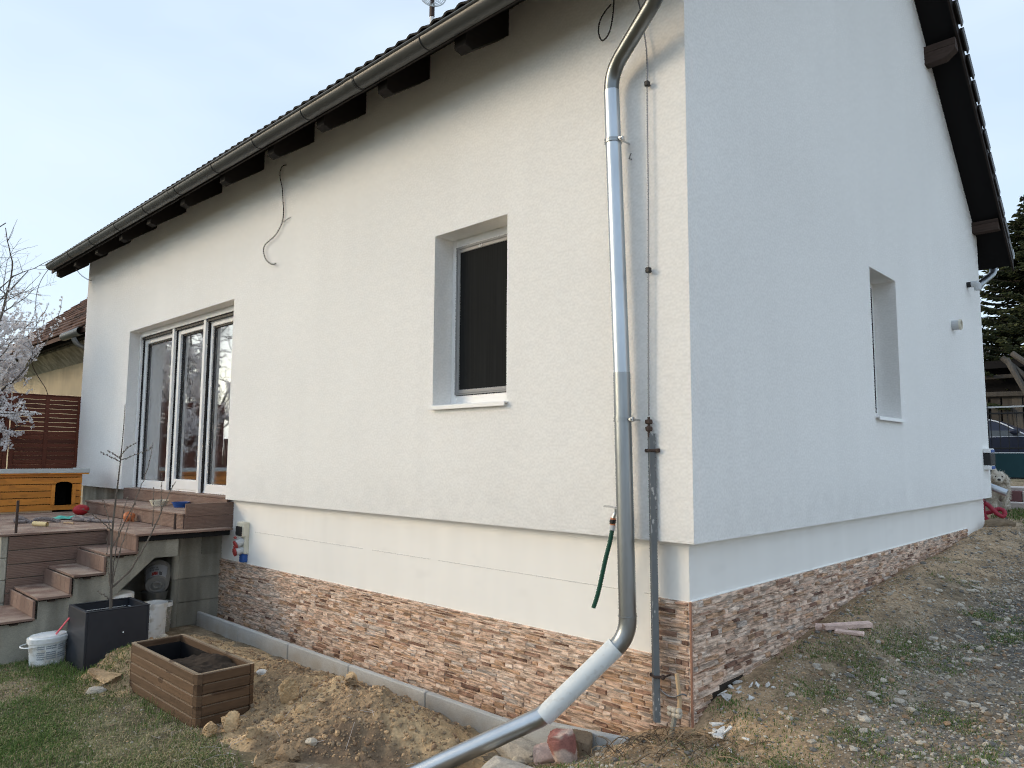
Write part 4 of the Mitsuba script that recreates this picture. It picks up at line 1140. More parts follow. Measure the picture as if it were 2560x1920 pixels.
part(WP, 'liner', cat(box(x0 + th + 0.001, x1 - th - 0.001, y0 + th + 0.001, y0 + th + 0.006, -0.25, 0.055, 0), box(x0 + th + 0.001, x1 - th - 0.001, y1 - th - 0.006, y1 - th - 0.001, -0.25, 0.05, 0), box(x0 + th + 0.001, x0 + th + 0.006, y0 + th + 0.007, y1 - th - 0.007, -0.25, 0.055, 0), box(x1 - th - 0.006, x1 - th - 0.001, y0 + th + 0.007, y1 - th - 0.007, -0.25, 0.055, 0), box(x0 + 0.05, x1 - 0.05, y0 + 0.05, y1 - 0.05, -0.25, -0.22, 0)), 'm_liner')
part(WP, 'soil', grid(np.linspace(x0 + 0.06, x1 - 0.055, 90), np.linspace(y0 + 0.06, y1 - 0.06, 40), lambda X, Y: -0.20 + 0.265 * sstep(x0 + 0.22, x1 - 0.68, X) + 0.05 * np.exp(-((X - x1 + 0.42) / 0.12) ** 2 - ((Y - y1 + 0.13) / 0.09) ** 2) + 0.055 * (meshkit.fbm(np.stack([X * 16, Y * 16, X * 0], -1), 4, 3) - 0.5)), 'm_pottingsoil', smooth=True)
part(WP, 'soil_straw', cat(tube([(-3.62, -1.45, 0.055), (-3.55, -1.50, 0.045)], 0.003, 5), tube([(-3.72, -1.37, 0.06), (-3.70, -1.34, 0.05)], 0.003, 5)), 'm_bone')


def pail(rx_, ry_, h, taper=0.86, n=30, lid=False, wall=0.004):
    pr = [(0.0, 0.0), (taper, 0.0), (1.0, h), (1.035, h), (1.035, h - 0.03), (1.0, h - 0.032)]
    if lid:
        pr = [(0.0, 0.0), (taper, 0.0), (0.985, h - 0.035)]
    else:
        pr = [(0.0, 0.0), (taper, 0.0), (0.985, h - 0.03), (1.03, h - 0.03), (1.03, h), (0.99, h), (0.965, h - 0.03), (taper - 0.02, 0.012), (0, 0.012)]
    m = lathe(pr, n)
    v = m.vertices * [rx_, ry_, 1]
    return trimesh.Trimesh(v, m.faces, process=False)


BK = thing('white_bucket', 'white oval lidded bucket with printed side standing on the grass', 'bucket')
bx, by, bz = -5.93, -1.905, -0.285
part(BK, 'body', rot(move(pail(0.135, 0.175, 0.27, 0.88, lid=True), bx, by, bz), (0, 0, 1), 20, (bx, by, 0)), 'm_bucket', smooth=40, tone=0.6)
lid = lathe([(0.0, 0.014), (0.93, 0.014), (0.95, 0.0), (1.06, 0.0), (1.07, -0.006), (1.05, -0.045), (1.0, -0.045)], 34)
lid = trimesh.Trimesh(lid.vertices * [0.137, 0.177, 1] + [bx, by, bz + 0.268], lid.faces, process=False)
part(BK, 'lid', rot(lid, (0, 0, 1), 20, (bx, by, 0)), 'm_bucket', smooth=40, tone=0.8)
part(BK, 'handle', tube(curve([(bx + 0.12, by - 0.12, bz + 0.205), (bx + 0.06, by - 0.21, bz + 0.195), (bx - 0.03, by - 0.225, bz + 0.195), (bx - 0.09, by - 0.16, bz + 0.20)], 20), 0.006, 8), 'm_bucket', smooth=40, tone=0.9)
pm = []
for r_ in range(7):
    for (a0, a1) in ((-62, -36), (-32, 0), (6, 40)):
        zz = 0.075 + 0.019 * r_
        if (r_ * 3 + a0) % 5 == 0:
            continue
        aa = np.radians(np.linspace(a0, a1, 8) + 20)
        k = 0.88 + (0.985 - 0.88) * zz / 0.235 + 0.007
        k2 = 0.88 + (0.985 - 0.88) * (zz + 0.011) / 0.235 + 0.007
        c_, s_ = math.cos(math.radians(20)), math.sin(math.radians(20))
        def at_(a, k, z):
            ex, ey = 0.135 * k * np.cos(a - math.radians(20) + 0.0), 0.175 * k * np.sin(a - math.radians(20) + 0.0)
            return np.stack([bx + c_ * ex - s_ * ey, by + s_ * ex + c_ * ey, np.full(len(a), bz + z)], 1)
        V = np.vstack([at_(aa, k, zz), at_(aa, k2, zz + 0.011)])
        F = [(i, i + 1, 9 + i) for i in range(7)] + [(i, 9 + i, 8 + i) for i in range(7)]
        pm.append(trimesh.Trimesh(V, np.array(F), process=False))
part(BK, 'printed_lines', cat(pm), 'm_inkblue', label='grey printed text block on the bucket')
pk = thing('pink_stick', 'pink plastic handle sticking out of the white oval bucket', 'handle')
part(pk, 'handle', rot(box(-0.012, 0.012, -0.006, 0.006, 0, 0.21, 0.004), (1, 0, 0), -38, (0, 0, 0)).apply_translation((-5.86, -1.86, bz + 0.285)), 'm_pink')
b2 = thing('large_bucket', 'large white bucket with flat lid half hidden behind the anthracite planter', 'bucket')
part(b2, 'body', move(pail(0.19, 0.19, 0.50, 0.85, lid=True), -6.42, -1.18, -0.30), 'm_bucket', smooth=40, tone=0.8)
part(b2, 'lid', move(lathe([(0, 0.03), (0.185, 0.03), (0.20, 0.022), (0.205, -0.03), (0.19, -0.035)], 32), -6.42, -1.18, 0.205), 'm_bucket', smooth=40, tone=1.0)
b3 = thing('dirty_bucket', 'dirty cream white bucket standing right of the anthracite planter', 'bucket')
part(b3, 'body', move(pail(0.135, 0.135, 0.39, 0.86), -6.27, -0.80, -0.29), 'm_bucket', smooth=40, tone=0.2)
part(b3, 'mortar_remains', move(lathe([(0, 0.0), (0.11, 0.0), (0.118, 0.02), (0, 0.02)], 24), -6.27, -0.80, 0.03), 'm_pale')
b4 = thing('gravel_bucket', 'white rimmed bucket smeared with mortar beside the block pier', 'bucket')
part(b4, 'body', move(pail(0.115, 0.115, 0.33, 0.84), -6.52, -0.63, -0.29), 'm_concrete', smooth=40, tone=0.9)
part(b4, 'rim', move(lathe([(0.112, 0.0), (0.122, 0.0), (0.122, 0.045), (0.112, 0.045)], 28), -6.52, -0.63, 0.005), 'm_bucket', tone=0.9, smooth=40)
part(b4, 'mortar_specks', cat([move(rock((0.009, 0.009, 0.007), 300 + i, 0), -6.52 + 0.108 * math.cos(a), -0.63 + 0.108 * math.sin(a), -0.20 + 0.17 * rng.random()) for i, a in enumerate(np.linspace(-1.9, 0.9, 60))]), 'm_pale', kind='stuff')
b5 = thing('zinc_tub', 'dark ribbed tub on top of the rimmed bucket under the stairs', 'tub')
part(b5, 'body', move(lathe([(0, 0), (0.115, 0), (0.125, 0.03), (0.131, 0.035), (0.128, 0.042), (0.134, 0.048), (0.130, 0.055), (0.145, 0.13), (0.150, 0.135), (0.140, 0.128), (0.12, 0.02), (0, 0.02)], 32), -6.63, -0.675, 0.03), 'm_zinc_dull', smooth=40)
b6 = thing('grey_bucket', 'grey printed bucket lying tilted under the stairs with its ridged bottom showing', 'bucket')
fr = trimesh.geometry.align_vectors([0, 0, 1], [-0.80, 0.33, 0.50])
off = np.array([-6.55, -0.68, 0.235])


def lay(m):
    m = m.copy()
    m.apply_transform(fr)
    m.apply_translation(off)
    return m


part(b6, 'body', lay(lathe([(0.0, 0.012), (0.03, 0.012), (0.035, 0.0), (0.05, 0.0), (0.055, 0.012), (0.08, 0.012), (0.085, 0.0), (0.118, 0.0), (0.124, 0.006), (0.145, 0.24), (0.152, 0.24), (0.152, 0.27), (0.0, 0.27)], 34)), 'm_greyplastic', smooth=40)
axis = np.array([-0.80, 0.33, 0.50]) / np.linalg.norm([-0.80, 0.33, 0.50])
upv = np.array([0.45, -0.35, 0.8])
upv = upv - axis * (upv @ axis)
upv /= np.linalg.norm(upv)
sdv = np.cross(axis, upv)


def on_side(a0, a1, h0, h1, n=10):
    A = np.linspace(a0, a1, n)
    V = []
    for h in (h0, h1):
        r_ = 0.124 + 0.021 * (h - 0.006) / 0.234 + 0.0015
        V += [off + axis * h + r_ * (math.cos(a) * upv + math.sin(a) * sdv) for a in A]
    F = [(i, i + 1, n + 1 + i) for i in range(n - 1)] + [(i, n + 1 + i, n + i) for i in range(n - 1)]
    return trimesh.Trimesh(np.array(V), np.array(F), process=False)


part(b6, 'label', on_side(-0.95, 0.95, 0.02, 0.20, 16), 'm_greylabel', label='pale printed label round the grey bucket')


def wrap_text(s, hgt, h0, a0):
    m = meshkit.text_mesh(s, hgt, 0.0008, bold=True)
    v = m.vertices
    r_ = 0.124 + 0.021 * h0 / 0.234 + 0.003
    w = v[:, 0].max()
    a = a0 + (v[:, 0] - w / 2) / r_
    hh = h0 + v[:, 1]
    rr = (0.124 + 0.021 * (hh - 0.006) / 0.234 + 0.0032 + v[:, 2])[:, None]
    return trimesh.Trimesh(off + axis * hh[:, None] + rr * (np.cos(a)[:, None] * upv + np.sin(a)[:, None] * sdv), m.faces, process=False)


sgn = 1 if (sdv @ RT) > 0 else -1
if sgn < 0:
    sdv = -sdv
part(b6, 'lettering', cat(wrap_text('Bona', 0.026, 0.145, -0.12), wrap_text('Pavat', 0.026, 0.108, -0.10)), 'm_ink')
part(b6, 'red_mark', on_side(-0.30, 0.22, 0.035, 0.085), 'm_socketred')
part(b6, 'dark_panel', on_side(0.30, 0.55, 0.030, 0.088), 'm_ink')

# concrete edging stones along the facade
xs = [-6.56, -5.50, -4.43, -3.37, -2.30, -1.235]
for i, (a, b) in enumerate(zip(xs, xs[1:])):
    names = ('next to the terrace pier', 'second from the terrace pier', 'third from the terrace pier', 'fourth from the terrace pier', 'fifth from the terrace pier')
    m = box(a + 0.003, b - 0.003, -0.2, -0.150, -0.50, -0.128, 0.008)
    m = move(rot(m, (0, 0, 1), rng.uniform(-0.3, 0.3), ((a + b) / 2, -0.18, 0)), 0, 0, rng.uniform(-0.003, 0.003))
    solo('edging_stone', m, 'm_edging', f'grey concrete edging stone along the facade, {names[i]}', 'edging stone', group='concrete edging along the facade', tone=rng.random())
m = box(-1.22, -0.41, -0.2, -0.150, -0.45, -0.03, 0.008)
m = rot(rot(m, (0, 1, 0), -3.2, (-0.8, -0.17, -0.05)), (0, 0, 1), 6, (-0.8, -0.17, 0))
solo('edging_stone', m, 'm_edging', 'grey concrete edging stone nearest the house corner, behind the rocks', 'edging stone', group='concrete edging along the facade', tone=0.5)

# rocks and rubble


def lay_rock(name, label, category, x, y, size, seed, tone, sink=0.3, turn=0, tip=(0, 0, 0), sub=4, rough=0.25, group=None, z=None, box_=0.6, grit=0.05, mat_='m_rock'):
    m = rock(size, seed, sub, rough, 0.0, box_, grit)
    for k, a in enumerate(tip):
        m = rot(m, np.eye(3)[k], a)
    m = rot(m, (0, 0, 1), turn)
    zz = float(top(x, y)) if z is None else z
    m = move(m, x, y, zz - m.vertices[:, 2].min() - sink * (m.vertices[:, 2].max() - m.vertices[:, 2].min()))
    return solo(name, m, mat_, label, category, group=group, tone=tone, smooth=28)


lay_rock('rock', 'upright red and white rock under the downpipe outlet', 'rock', -0.66, -0.46, (0.085, 0.07, 0.115), 3, 0.48, 0.10, 20, (10, -8, 0), box_=0.5)
lay_rock('rock', 'brown square-edged rock between the red rock and the edging stone', 'rock', -0.70, -0.26, (0.115, 0.075, 0.075), 8, 0.55, 0.08, -8, box_=0.42)
lay_rock('rock', 'broad flat grey rock lying under the shiny pipe', 'rock', -0.88, -0.72, (0.18, 0.11, 0.06), 14, 0.40, 0.30, 15, (0, 4, 0), box_=0.5)
lay_rock('rock', 'flat pale grey slab stone behind the shiny pipe', 'rock', -1.15, -0.33, (0.21, 0.10, 0.06), 17, 0.40, 0.1, 5)
lay_rock('brick_piece', 'broken pale red brick piece behind the red rock', 'brick', -0.83, -0.40, (0.09, 0.06, 0.06), 19, 0.96, 0.1, 30, box_=0.4)
lay_rock('rock', 'small pale pebble-like rock under the pipe', 'rock', -1.02, -0.47, (0.06, 0.04, 0.03), 21, 0.7, 0.1, 0, sub=3)
CLODS = [('tall tan earth clod on the mound beside the wooden planter', -2.88, -1.06, (0.09, 0.075, 0.115), 31, 0.1, 0.15), ('hollowed tan clod near the crest of the mound', -2.58, -0.70, (0.12, 0.06, 0.055), 33, 0.1, 0.1),
         ('round tan clod right of the tall clod', -2.62, -1.10, (0.06, 0.05, 0.04), 35, 0.15, 0.2), ('dark brown round clod low on the left mound slope', -2.62, -1.47, (0.06, 0.05, 0.045), 36, 0.25, 0.2),
         ('pointed tan clod on the lawn edge of the mound', -2.25, -1.60, (0.07, 0.06, 0.065), 37, 0.12, 0.25), ('cracked tan clod against the planter corner', -2.97, -1.47, (0.085, 0.075, 0.075), 38, 0.15, 0.15),
         ('grey tan clod at the planter corner in the grass', -3.02, -1.60, (0.07, 0.06, 0.06), 39, 0.18, 0.2), ('broad flat tan clod at the front foot of the mound', -2.02, -1.62, (0.15, 0.09, 0.06), 41, 0.1, 0.3),
         ('dark broad clod near the shiny pipe end', -1.62, -1.20, (0.12, 0.10, 0.07), 43, 0.25, 0.3), ('tan clod in the middle of the front slope', -2.25, -1.42, (0.11, 0.07, 0.055), 44, 0.15, 0.3),
         ('small dark clod below the tall clod', -2.72, -1.22, (0.045, 0.04, 0.035), 45, 0.25, 0.2)]
for lab, x, y, s, sd, tn, sk in CLODS:
    lay_rock('earth_clod', lab, 'earth clod', x, y, tuple(0.85 * q for q in s), sd, tn, sk, sd * 37, rough=0.45, grit=0.30, box_=0.8, mat_='m_mound')
lay_rock('rock', 'pale long stone lying on the lawn left of the wooden planter', 'rock', -4.62, -1.87, (0.085, 0.04, 0.03), 51, 0.43, 0.2, 40, sub=3)
lay_rock('earth_slab', 'flat tan slab of dried earth beside the wooden planter', 'earth clod', -4.78, -1.76, (0.19, 0.08, 0.035), 52, 0.1, 0.45, 12, grit=0.3, rough=0.5, mat_='m_mound')
lay_rock('foam_lump', 'cream and rust coloured foam lump beside the dirty bucket', 'lump', -5.52, -0.98, (0.075, 0.06, 0.065), 53, 0.7, 0.1, 0, sub=3)
lay_rock('wood_piece', 'brown rotten wood piece behind the wooden planter', 'wood piece', -5.28, -0.93, (0.10, 0.04, 0.035), 54, 0.55, 0.1, 30, sub=3)
lay_rock('paper_scrap', 'white crumpled scrap on the mound behind the wooden planter', 'scrap', -3.98, -0.70, (0.055, 0.035, 0.025), 55, 0.9, 0.1, 10, sub=3)
lay_rock('rock', 'small white stone chip on the front slope of the mound', 'rock', -2.20, -1.27, (0.045, 0.03, 0.025), 56, 0.7, 0.1, 0, sub=3)
solo('batten', move(rot(box(-0.05, 0.05, -0.015, 0.015, 0, 0.018, 0.003), (0, 0, 1), 35), -5.55, -0.42, float(top(-5.55, -0.42)) + 0.0), 'm_pinewood', 'short pale wood offcut at the end of the edging', 'wood offcut')
for i, (x, y, s, lab) in enumerate(((0.06, 1.86, (0.075, 0.045, 0.03), 'square pale pink brick fragment on the sand bank'), (0.21, 1.90, (0.18, 0.035, 0.035), 'long pink brick strip on the sand bank'), (0.27, 1.77, (0.10, 0.028, 0.022), 'short pink brick strip lying beside the long one'))):
    z = float(height(x, y))
    m = rot(rot(box(-s[0], s[0], -s[1], s[1], 0, s[2], 0.003), (0, 0, 1), (20, 42, 10)[i]), (1, 0, 0), 6)
    solo('brick_fragment', move(m, x, y, z - 0.004), 'm_rock', lab, 'brick fragment', tone=0.97)
lay_rock('sandstone_block', 'brown stone block lying by the red conduit', 'stone block', 0.17, 7.78, (0.17, 0.07, 0.06), 61, 0.55, 0.2, 10, rough=0.12)


def flake(x, y, s, seed):
    r = np.random.default_rng(seed)
    k = 9
    a = np.sort(r.uniform(0, 6.28, k))
    rr = s * r.uniform(0.45, 1.0, k)
    pl = P([(q * math.cos(b) * 1.4, q * math.sin(b) * 0.8) for q, b in zip(rr, a)]).buffer(0)
    if pl.geom_type != 'Polygon':
        pl = max(pl.geoms, key=lambda q: q.area)
    m = extrude(pl, 0.008, 'xy')
    m = rot(rot(m, (1, 0, 0), r.uniform(-28, 28)), (0, 1, 0), r.uniform(-28, 28))
    m = rot(m, (0, 0, 1), r.uniform(0, 360))
    return move(m, x, y, float(height(x, y)) + 0.008 - 0.3 * m.vertices[:, 2].min() * 0)


FL = [(-0.05, 0.40, 0.07), (0.0, 0.36, 0.065), (-0.06, 0.62, 0.05), (0.045, 0.43, 0.045), (0.06, 0.58, 0.035), (0.135, 0.43, 0.05), (0.16, 0.62, 0.05), (0.09, 0.61, 0.03), (0.06, 0.05, 0.045), (0.015, 0.50, 0.03), (0.20, 0.60, 0.025), (-0.05, 0.52, 0.035)]
for i, (x, y, s) in enumerate(FL):
    solo('plaster_flake', flake(x, y, s * 0.72, 70 + i), 'm_rock', 'white plaster flake lying on the sand at the gable foot', 'plaster flake', group='plaster flakes at the gable foot', tone=0.9)
heap = cat([flake(0.14 + 0.07 * rng.normal(), 0.045 + 0.04 * rng.normal(), 0.036, 90 + i).apply_translation((0, 0, 0.006 * i)) for i in range(9)])
solo('plaster_heap', heap, 'm_rock', 'heap of broken white plaster pieces behind the dry roots', 'rubble heap', tone=0.9)
labels['plaster_heap']['kind'] = 'stuff'

# dry roots at the corner
rt = []
for i in range(150):
    x, y = -0.10 + 0.22 * rng.normal(), -0.20 + 0.14 * rng.normal()
    if y > 0.05 and x < 0:
        continue
    a = rng.uniform(0, 6.28)
    ln = rng.uniform(0.06, 0.26)
    z = float(height(x, y))
    p = [(x, y, z - 0.01), (x + ln * 0.35 * math.cos(a), y + ln * 0.35 * math.sin(a), z + rng.uniform(0.01, 0.06)), (x + ln * 0.7 * math.cos(a + 0.5), y + ln * 0.7 * math.sin(a + 0.5), z + rng.uniform(0.0, 0.05)), (x + ln * math.cos(a + 0.3), y + ln * math.sin(a + 0.3), float(height(x + ln * math.cos(a), y + ln * math.sin(a))) + 0.005)]
    rt.append((tube(curve(p, 9), np.linspace(0.0032, 0.0014, 9), 4, False), 0.80 + 0.2 * rng.random()))
scene['dry_roots'] = shape(cat([m for m, _ in rt]), 'm_root', uv=np.vstack([np.stack([np.full(len(m.vertices), (t - 0.8) * 5), np.full(len(m.vertices), 0.3)], 1) for m, t in rt]))
labels['dry_roots'] = {'label': 'tangle of dry roots and straw at the house corner', 'category': 'dry roots', 'kind': 'stuff'}

# loose stones one can pick out on the gravel
for i in range(46):
    for _ in range(40):
        x, y = rng.uniform(0.25, 2.2), rng.uniform(-0.4, 6.5)
        q = np.array([x, y, float(height(x, y))]) - EYE
        u, v_ = (q @ RT) / (q @ FW), -(q @ UP) / (q @ FW)
        if u < 0.69 and v_ < 0.52:
            break
    s = rng.uniform(0.013, 0.028)
    lay_rock('loose_stone', 'pale loose stone lying on the gravel beside the gable', 'stone', x, y, (s * 1.3, s, s * 0.6), 400 + i, 0.7 if i % 2 else 0.4, 0.25, rng.uniform(0, 360), sub=2, rough=0.5, box_=0.5, group='loose stones on the gravel')

# ------------------------------------------------------------------ grass, gravel, crumbs


def blades(x, y, h0, h1, w, lean, tones, seed):
    r = np.random.default_rng(seed)
    n = len(x)
    z = top(x, y)
    a = r.uniform(0, 2 * np.pi, n)
    h = r.uniform(h0, h1, n)
    l = r.uniform(0.1, 1.0, n) * lean * h
    d = np.stack([np.cos(a), np.sin(a), 0 * a], 1)
    s = np.stack([-np.sin(a), np.cos(a), 0 * a], 1) * (w * r.uniform(0.7, 1.3, n))[:, None]
    b = np.stack([x, y, z - 0.004], 1)
    m = b + d * (l * 0.35)[:, None] + np.stack([0 * h, 0 * h, h * 0.62], 1)
    t = b + d * l[:, None] + np.stack([0 * h, 0 * h, h * np.maximum(0.35, 1 - 0.25 * l / h)], 1)
    V = np.stack([b - s, b + s, m - s * 0.7, m + s * 0.7, t], 1).reshape(-1, 3)
    o = np.arange(n)[:, None] * 5
    F = np.concatenate([o + [0, 1, 3], o + [0, 3, 2], o + [2, 3, 4]], 0)
    uv = np.repeat(np.stack([tones, r.random(n)], 1), 5, 0)
    return trimesh.Trimesh(V, F, process=False), uv


def pick(n, x0, x1, y0, y1, density, seed):
    r = np.random.default_rng(seed)
    x, y = r.uniform(x0, x1, n), r.uniform(y0, y1, n)
    k = r.random(n) < density(x, y)
    q = np.stack([x, y, 0 * x - 0.1], 1) - EYE
    dep = q @ FW
    u, v = (q @ RT) / dep, -(q @ UP) / dep
    k &= (np.abs(u) < 0.80) & (v < 0.62) & (dep > 0.5)
    return x[k], y[k], r


def fb(x, y, s, seed):
    return meshkit.fbm(np.stack([x * s, y * s, 0 * x], -1), 3, seed)


def in_box(x, y, a, b, c, d):
    return (x > a) & (x < b) & (y > c) & (y < d)


def lawn(x, y):
    m = fb(x, y, 1.5, 31)
    d = np.clip((m - 0.33) * 3.8, 0.30, 1)
    d = np.maximum(d, 0.9 * np.exp(-((x + 5.7) / 0.9) ** 2 - ((y + 1.95) / 0.22) ** 2))          # lush by the planters and stairs
    bare = np.exp(-((x + 3.85) / 0.85) ** 2 - ((y + 1.95) / 0.30) ** 2)
    d = np.maximum(d, 0.75 * sstep(-1.9, -2.4, y) * np.clip((m - 0.25) * 4, 0, 1)) * (1 - 0.86 * bare)
    front = sstep(-1.55, -1.85, y + 0.16 * (x + 2.6) * (x > -3)) + sstep(-4.5, -5.0, x) * sstep(-1.2, -1.5, y)
    d = d * np.clip(front, 0, 1)
    d *= ~(in_box(x, y, -4.58, -3.19, -1.64, -1.16) | in_box(x, y, -5.91, -5.36, -1.76, -1.18) | ((x < -6.15) & (y > -2.6)))
    return d


gl = []
x, y, r = pick(210000, -7.2, -0.9, -3.4, -1.2, lawn, 1)
dry = np.clip(fb(x, y, 2.1, 8) * 2.0 - 0.62, 0, 0.8)
gl.append(blades(x, y, 0.012, 0.042, 0.0020, 1.5, np.where(r.random(len(x)) < 0.08 + dry * 0.75, r.uniform(0.62, 1.0, len(x)), r.uniform(0.0, 0.64, len(x))), 2))
x, y, r = pick(90000, -6.8, -1.2, -3.0, -1.5, lambda x, y: 0.16 * lawn(x, y) + 0.22 * (in_box(x, y, -5.0, -2.5, -2.3, -1.65)), 3)
gl.append(blades(x, y, 0.008, 0.03, 0.0022, 2.4, r.uniform(0.7, 1.0, len(x)), 4))


def weeds(x, y):
    m = fb(x, y, 2.2, 51)
    d = np.clip((m - 0.55) * 7, 0, 1) * np.clip((fb(x, y, 6.0, 91) - 0.36) * 5, 0, 1) * sstep(0.12, 0.4, x + 0.1) * sstep(4.6, 2.6, y)
    spots = ((0.42, 1.35, 0.30, 0.28), (0.62, 1.9, 0.26, 0.35), (0.36, 0.75, 0.16, 0.15), (0.75, 1.05, 0.28, 0.18), (0.05, 0.28, 0.09, 0.09), (1.5, 2.6, 0.20, 0.12), (1.65, 1.35, 0.18, 0.3), (0.45, -0.1, 0.35, 0.22), (0.9, 0.3, 0.4, 0.25), (-0.15, 2.6, 0.2, 0.1), (0.2, 5.2, 0.15, 0.3))
    for cx, cy, sx_, sy_ in spots:
        d = np.maximum(d, 1.0 * np.exp(-((x - cx) / sx_) ** 2 - ((y - cy) / sy_) ** 2) * np.clip((fb(x, y, 5.0, 13) - 0.28) * 4, 0, 1))
    d = np.maximum(d, 0.85 * np.exp(-((x + 0.62) / 0.22) ** 2 - ((y + 0.72) / 0.16) ** 2))
    d = np.maximum(d, 0.35 * np.exp(-((x + 0.2) / 0.5) ** 2 - ((y + 0.85) / 0.3) ** 2))
    d = np.maximum(d, 0.6 * np.exp(-((x - 0.25) / 0.5) ** 2 - ((y - 8.9) / 0.5) ** 2))
    return np.where((x < -0.07) & (y > -0.02) & (y < 8.2), 0, d)


x, y, r = pick(330000, -1.4, 2.4, -1.6, 5.0, weeds, 5)
gl.append(blades(x, y, 0.010, 0.034, 0.0021, 1.7, np.where(r.random(len(x)) < 0.22, r.uniform(0.65, 1, len(x)), r.uniform(0.0, 0.62, len(x))), 6))
x, y, r = pick(12000, -0.1, 1.2, 7.6, 10.0, weeds, 15)
gl.append(blades(x, y, 0.03, 0.07, 0.004, 0.8, r.uniform(0.0, 0.7, len(x)), 16))
x, y, r = pick(9000, -0.9, 2.2, -1.5, 4.0, lambda x, y: 0.35 * ((x > -0.05) | (y < -0.05)), 7)
gl.append(blades(x, y, 0.006, 0.025, 0.0018, 2.8, r.uniform(0.75, 1.0, len(x)), 8))
x, y, r = pick(26000, -7.0, -2.6, -3.0, -1.4, lambda x, y: np.clip(np.exp(-((x + 5.55) / 0.75) ** 2 - ((y + 1.95) / 0.14) ** 2) + 0.8 * np.exp(-((x + 3.9) / 0.7) ** 2 - ((y + 1.70) / 0.05) ** 2) + 0.5 * np.clip((fb(x, y, 3.3, 66) - 0.62) * 8, 0, 1) * (y < -1.7), 0, 1) * ~(in_box(x, y, -4.58, -3.19, -1.64, -1.16) | in_box(x, y, -5.91, -5.36, -1.76, -1.18) | ((x < -6.15) & (y > -2.6))), 41)
gl.append(blades(x, y, 0.03, 0.085, 0.0022, 0.9, r.uniform(0.0, 0.72, len(x)), 42))
scene['grass'] = shape(cat([m for m, _ in gl]), 'm_blade', uv=np.vstack([u for _, u in gl]))
labels['grass'] = {'label': 'short patchy spring grass with dry blades', 'category': 'grass', 'kind': 'stuff'}


def pebbles(x, y, size, tones, seed, flat=0.6, up=0.25):
    r = np.random.default_rng(seed)
    base = trimesh.creation.icosphere(subdivisions=0)
    bv, bf = base.vertices, base.faces
    n = len(x)
    a = r.uniform(0, 2 * np.pi, n)
    sc = np.stack([size * r.uniform(0.8, 1.5, n), size * r.uniform(0.7, 1.1, n), size * r.uniform(0.4, 0.9, n) * flat / 0.6], 1)
    v = bv[None] * (1 + r.uniform(-0.28, 0.28, (n, 12, 1))) * sc[:, None]
    c, s = np.cos(a)[:, None], np.sin(a)[:, None]
    v = np.stack([v[..., 0] * c - v[..., 1] * s, v[..., 0] * s + v[..., 1] * c, v[..., 2]], -1)
    v += np.stack([x, y, top(x, y) + sc[:, 2] * up], 1)[:, None]
    F = (bf[None] + np.arange(n)[:, None, None] * 12).reshape(-1, 3)
    uv = np.repeat(np.stack([tones, r.random(n)], 1), 12, 0)
    return trimesh.Trimesh(v.reshape(-1, 3), F, process=False), uv


def gravel_d(x, y):
    d = 0.22 + 0.78 * sstep(0.35, 1.0, x + 0.35 * (fb(x, y, 1.5, 77) - 0.5)) * sstep(-1.2, 0.2, y)
    return np.where((x < 0.0) & (y > -0.05), 0, d)


x, y, r = pick(110000, -0.6, 3.2, -1.4, 10.0, gravel_d, 21)
sz = 0.0048 * (1 - r.random(len(x)) * 0.985) ** -0.42
pg = [pebbles(x, y, np.minimum(sz, 0.024), r.choice([0.36, 0.43, 0.55, 0.55, 0.25, 0.70, 0.80, 0.80, 0.80], len(x)), 22)]
scene['gravel'] = shape(cat([m for m, _ in pg]), 'm_rock', uv=np.vstack([u for _, u in pg]))
labels['gravel'] = {'label': 'grey driveway gravel with pale pebbles', 'category': 'gravel', 'kind': 'stuff'}
x, y, r = pick(42000, -6.4, -1.05, -1.95, -0.22, lambda x, y: np.clip(mound_rise(x, y) * 18, 0.0, 1) * (0.45 + 0.9 * np.exp(-((x + 1.8) / 0.6) ** 2 - ((y + 1.2) / 0.35) ** 2)) * ~in_box(x, y, -4.58, -3.19, -1.64, -1.16), 23)
sz = 0.0042 * (1 - r.random(len(x)) * 0.985) ** -0.5
pc = [pebbles(x, y, np.minimum(sz * 0.8, 0.020), r.choice([0.1, 0.15, 0.25, 0.25, 0.55, 0.55], len(x)), 24, 0.8)]
x, y, r = pick(9000, -0.9, 0.8, -1.3, 3.5, lambda x, y: np.where((x < 0.0) & (y > -0.05), 0, 0.8), 25)
pc.append(pebbles(x, y, 0.0028 * (1 - r.random(len(x)) * 0.95) ** -0.5, r.choice([0.1, 0.25, 0.43, 0.7], len(x)), 26))
x, y, r = pick(5000, -6.5, -1.5, -3.0, -1.6, lambda x, y: 0.6 + 0 * x, 27)
pc.append(pebbles(x, y, 0.003 * (1 - r.random(len(x)) * 0.95) ** -0.5, r.choice([0.1, 0.25, 0.43, 0.7], len(x)), 28))
scene['soil_crumbs'] = shape(cat([m for m, _ in pc]), 'm_rock', uv=np.vstack([u for _, u in pc]))
labels['soil_crumbs'] = {'label': 'loose crumbs of dug earth over the mound and yard', 'category': 'earth', 'kind': 'stuff'}
sw, su = [], []
for i in range(90):
    x, y = rng.uniform(-3.1, -1.5), rng.uniform(-1.75, -0.6)
    if i > 50:
        x, y = -2.5 + 0.35 * rng.normal(), -1.75 + 0.12 * rng.normal()
    a, ln = rng.uniform(0, 6.28), rng.uniform(0.02, 0.11)
    p = [(x, y, float(top(x, y)) + 0.012), (x + ln * math.cos(a), y + ln * math.sin(a), float(top(x + ln * math.cos(a), y + ln * math.sin(a))) + 0.012)]
    m = tube(p, 0.0017, 4)
    sw.append(m)
    su.append(np.tile([[0.9, 1.0]], (len(m.vertices), 1)))
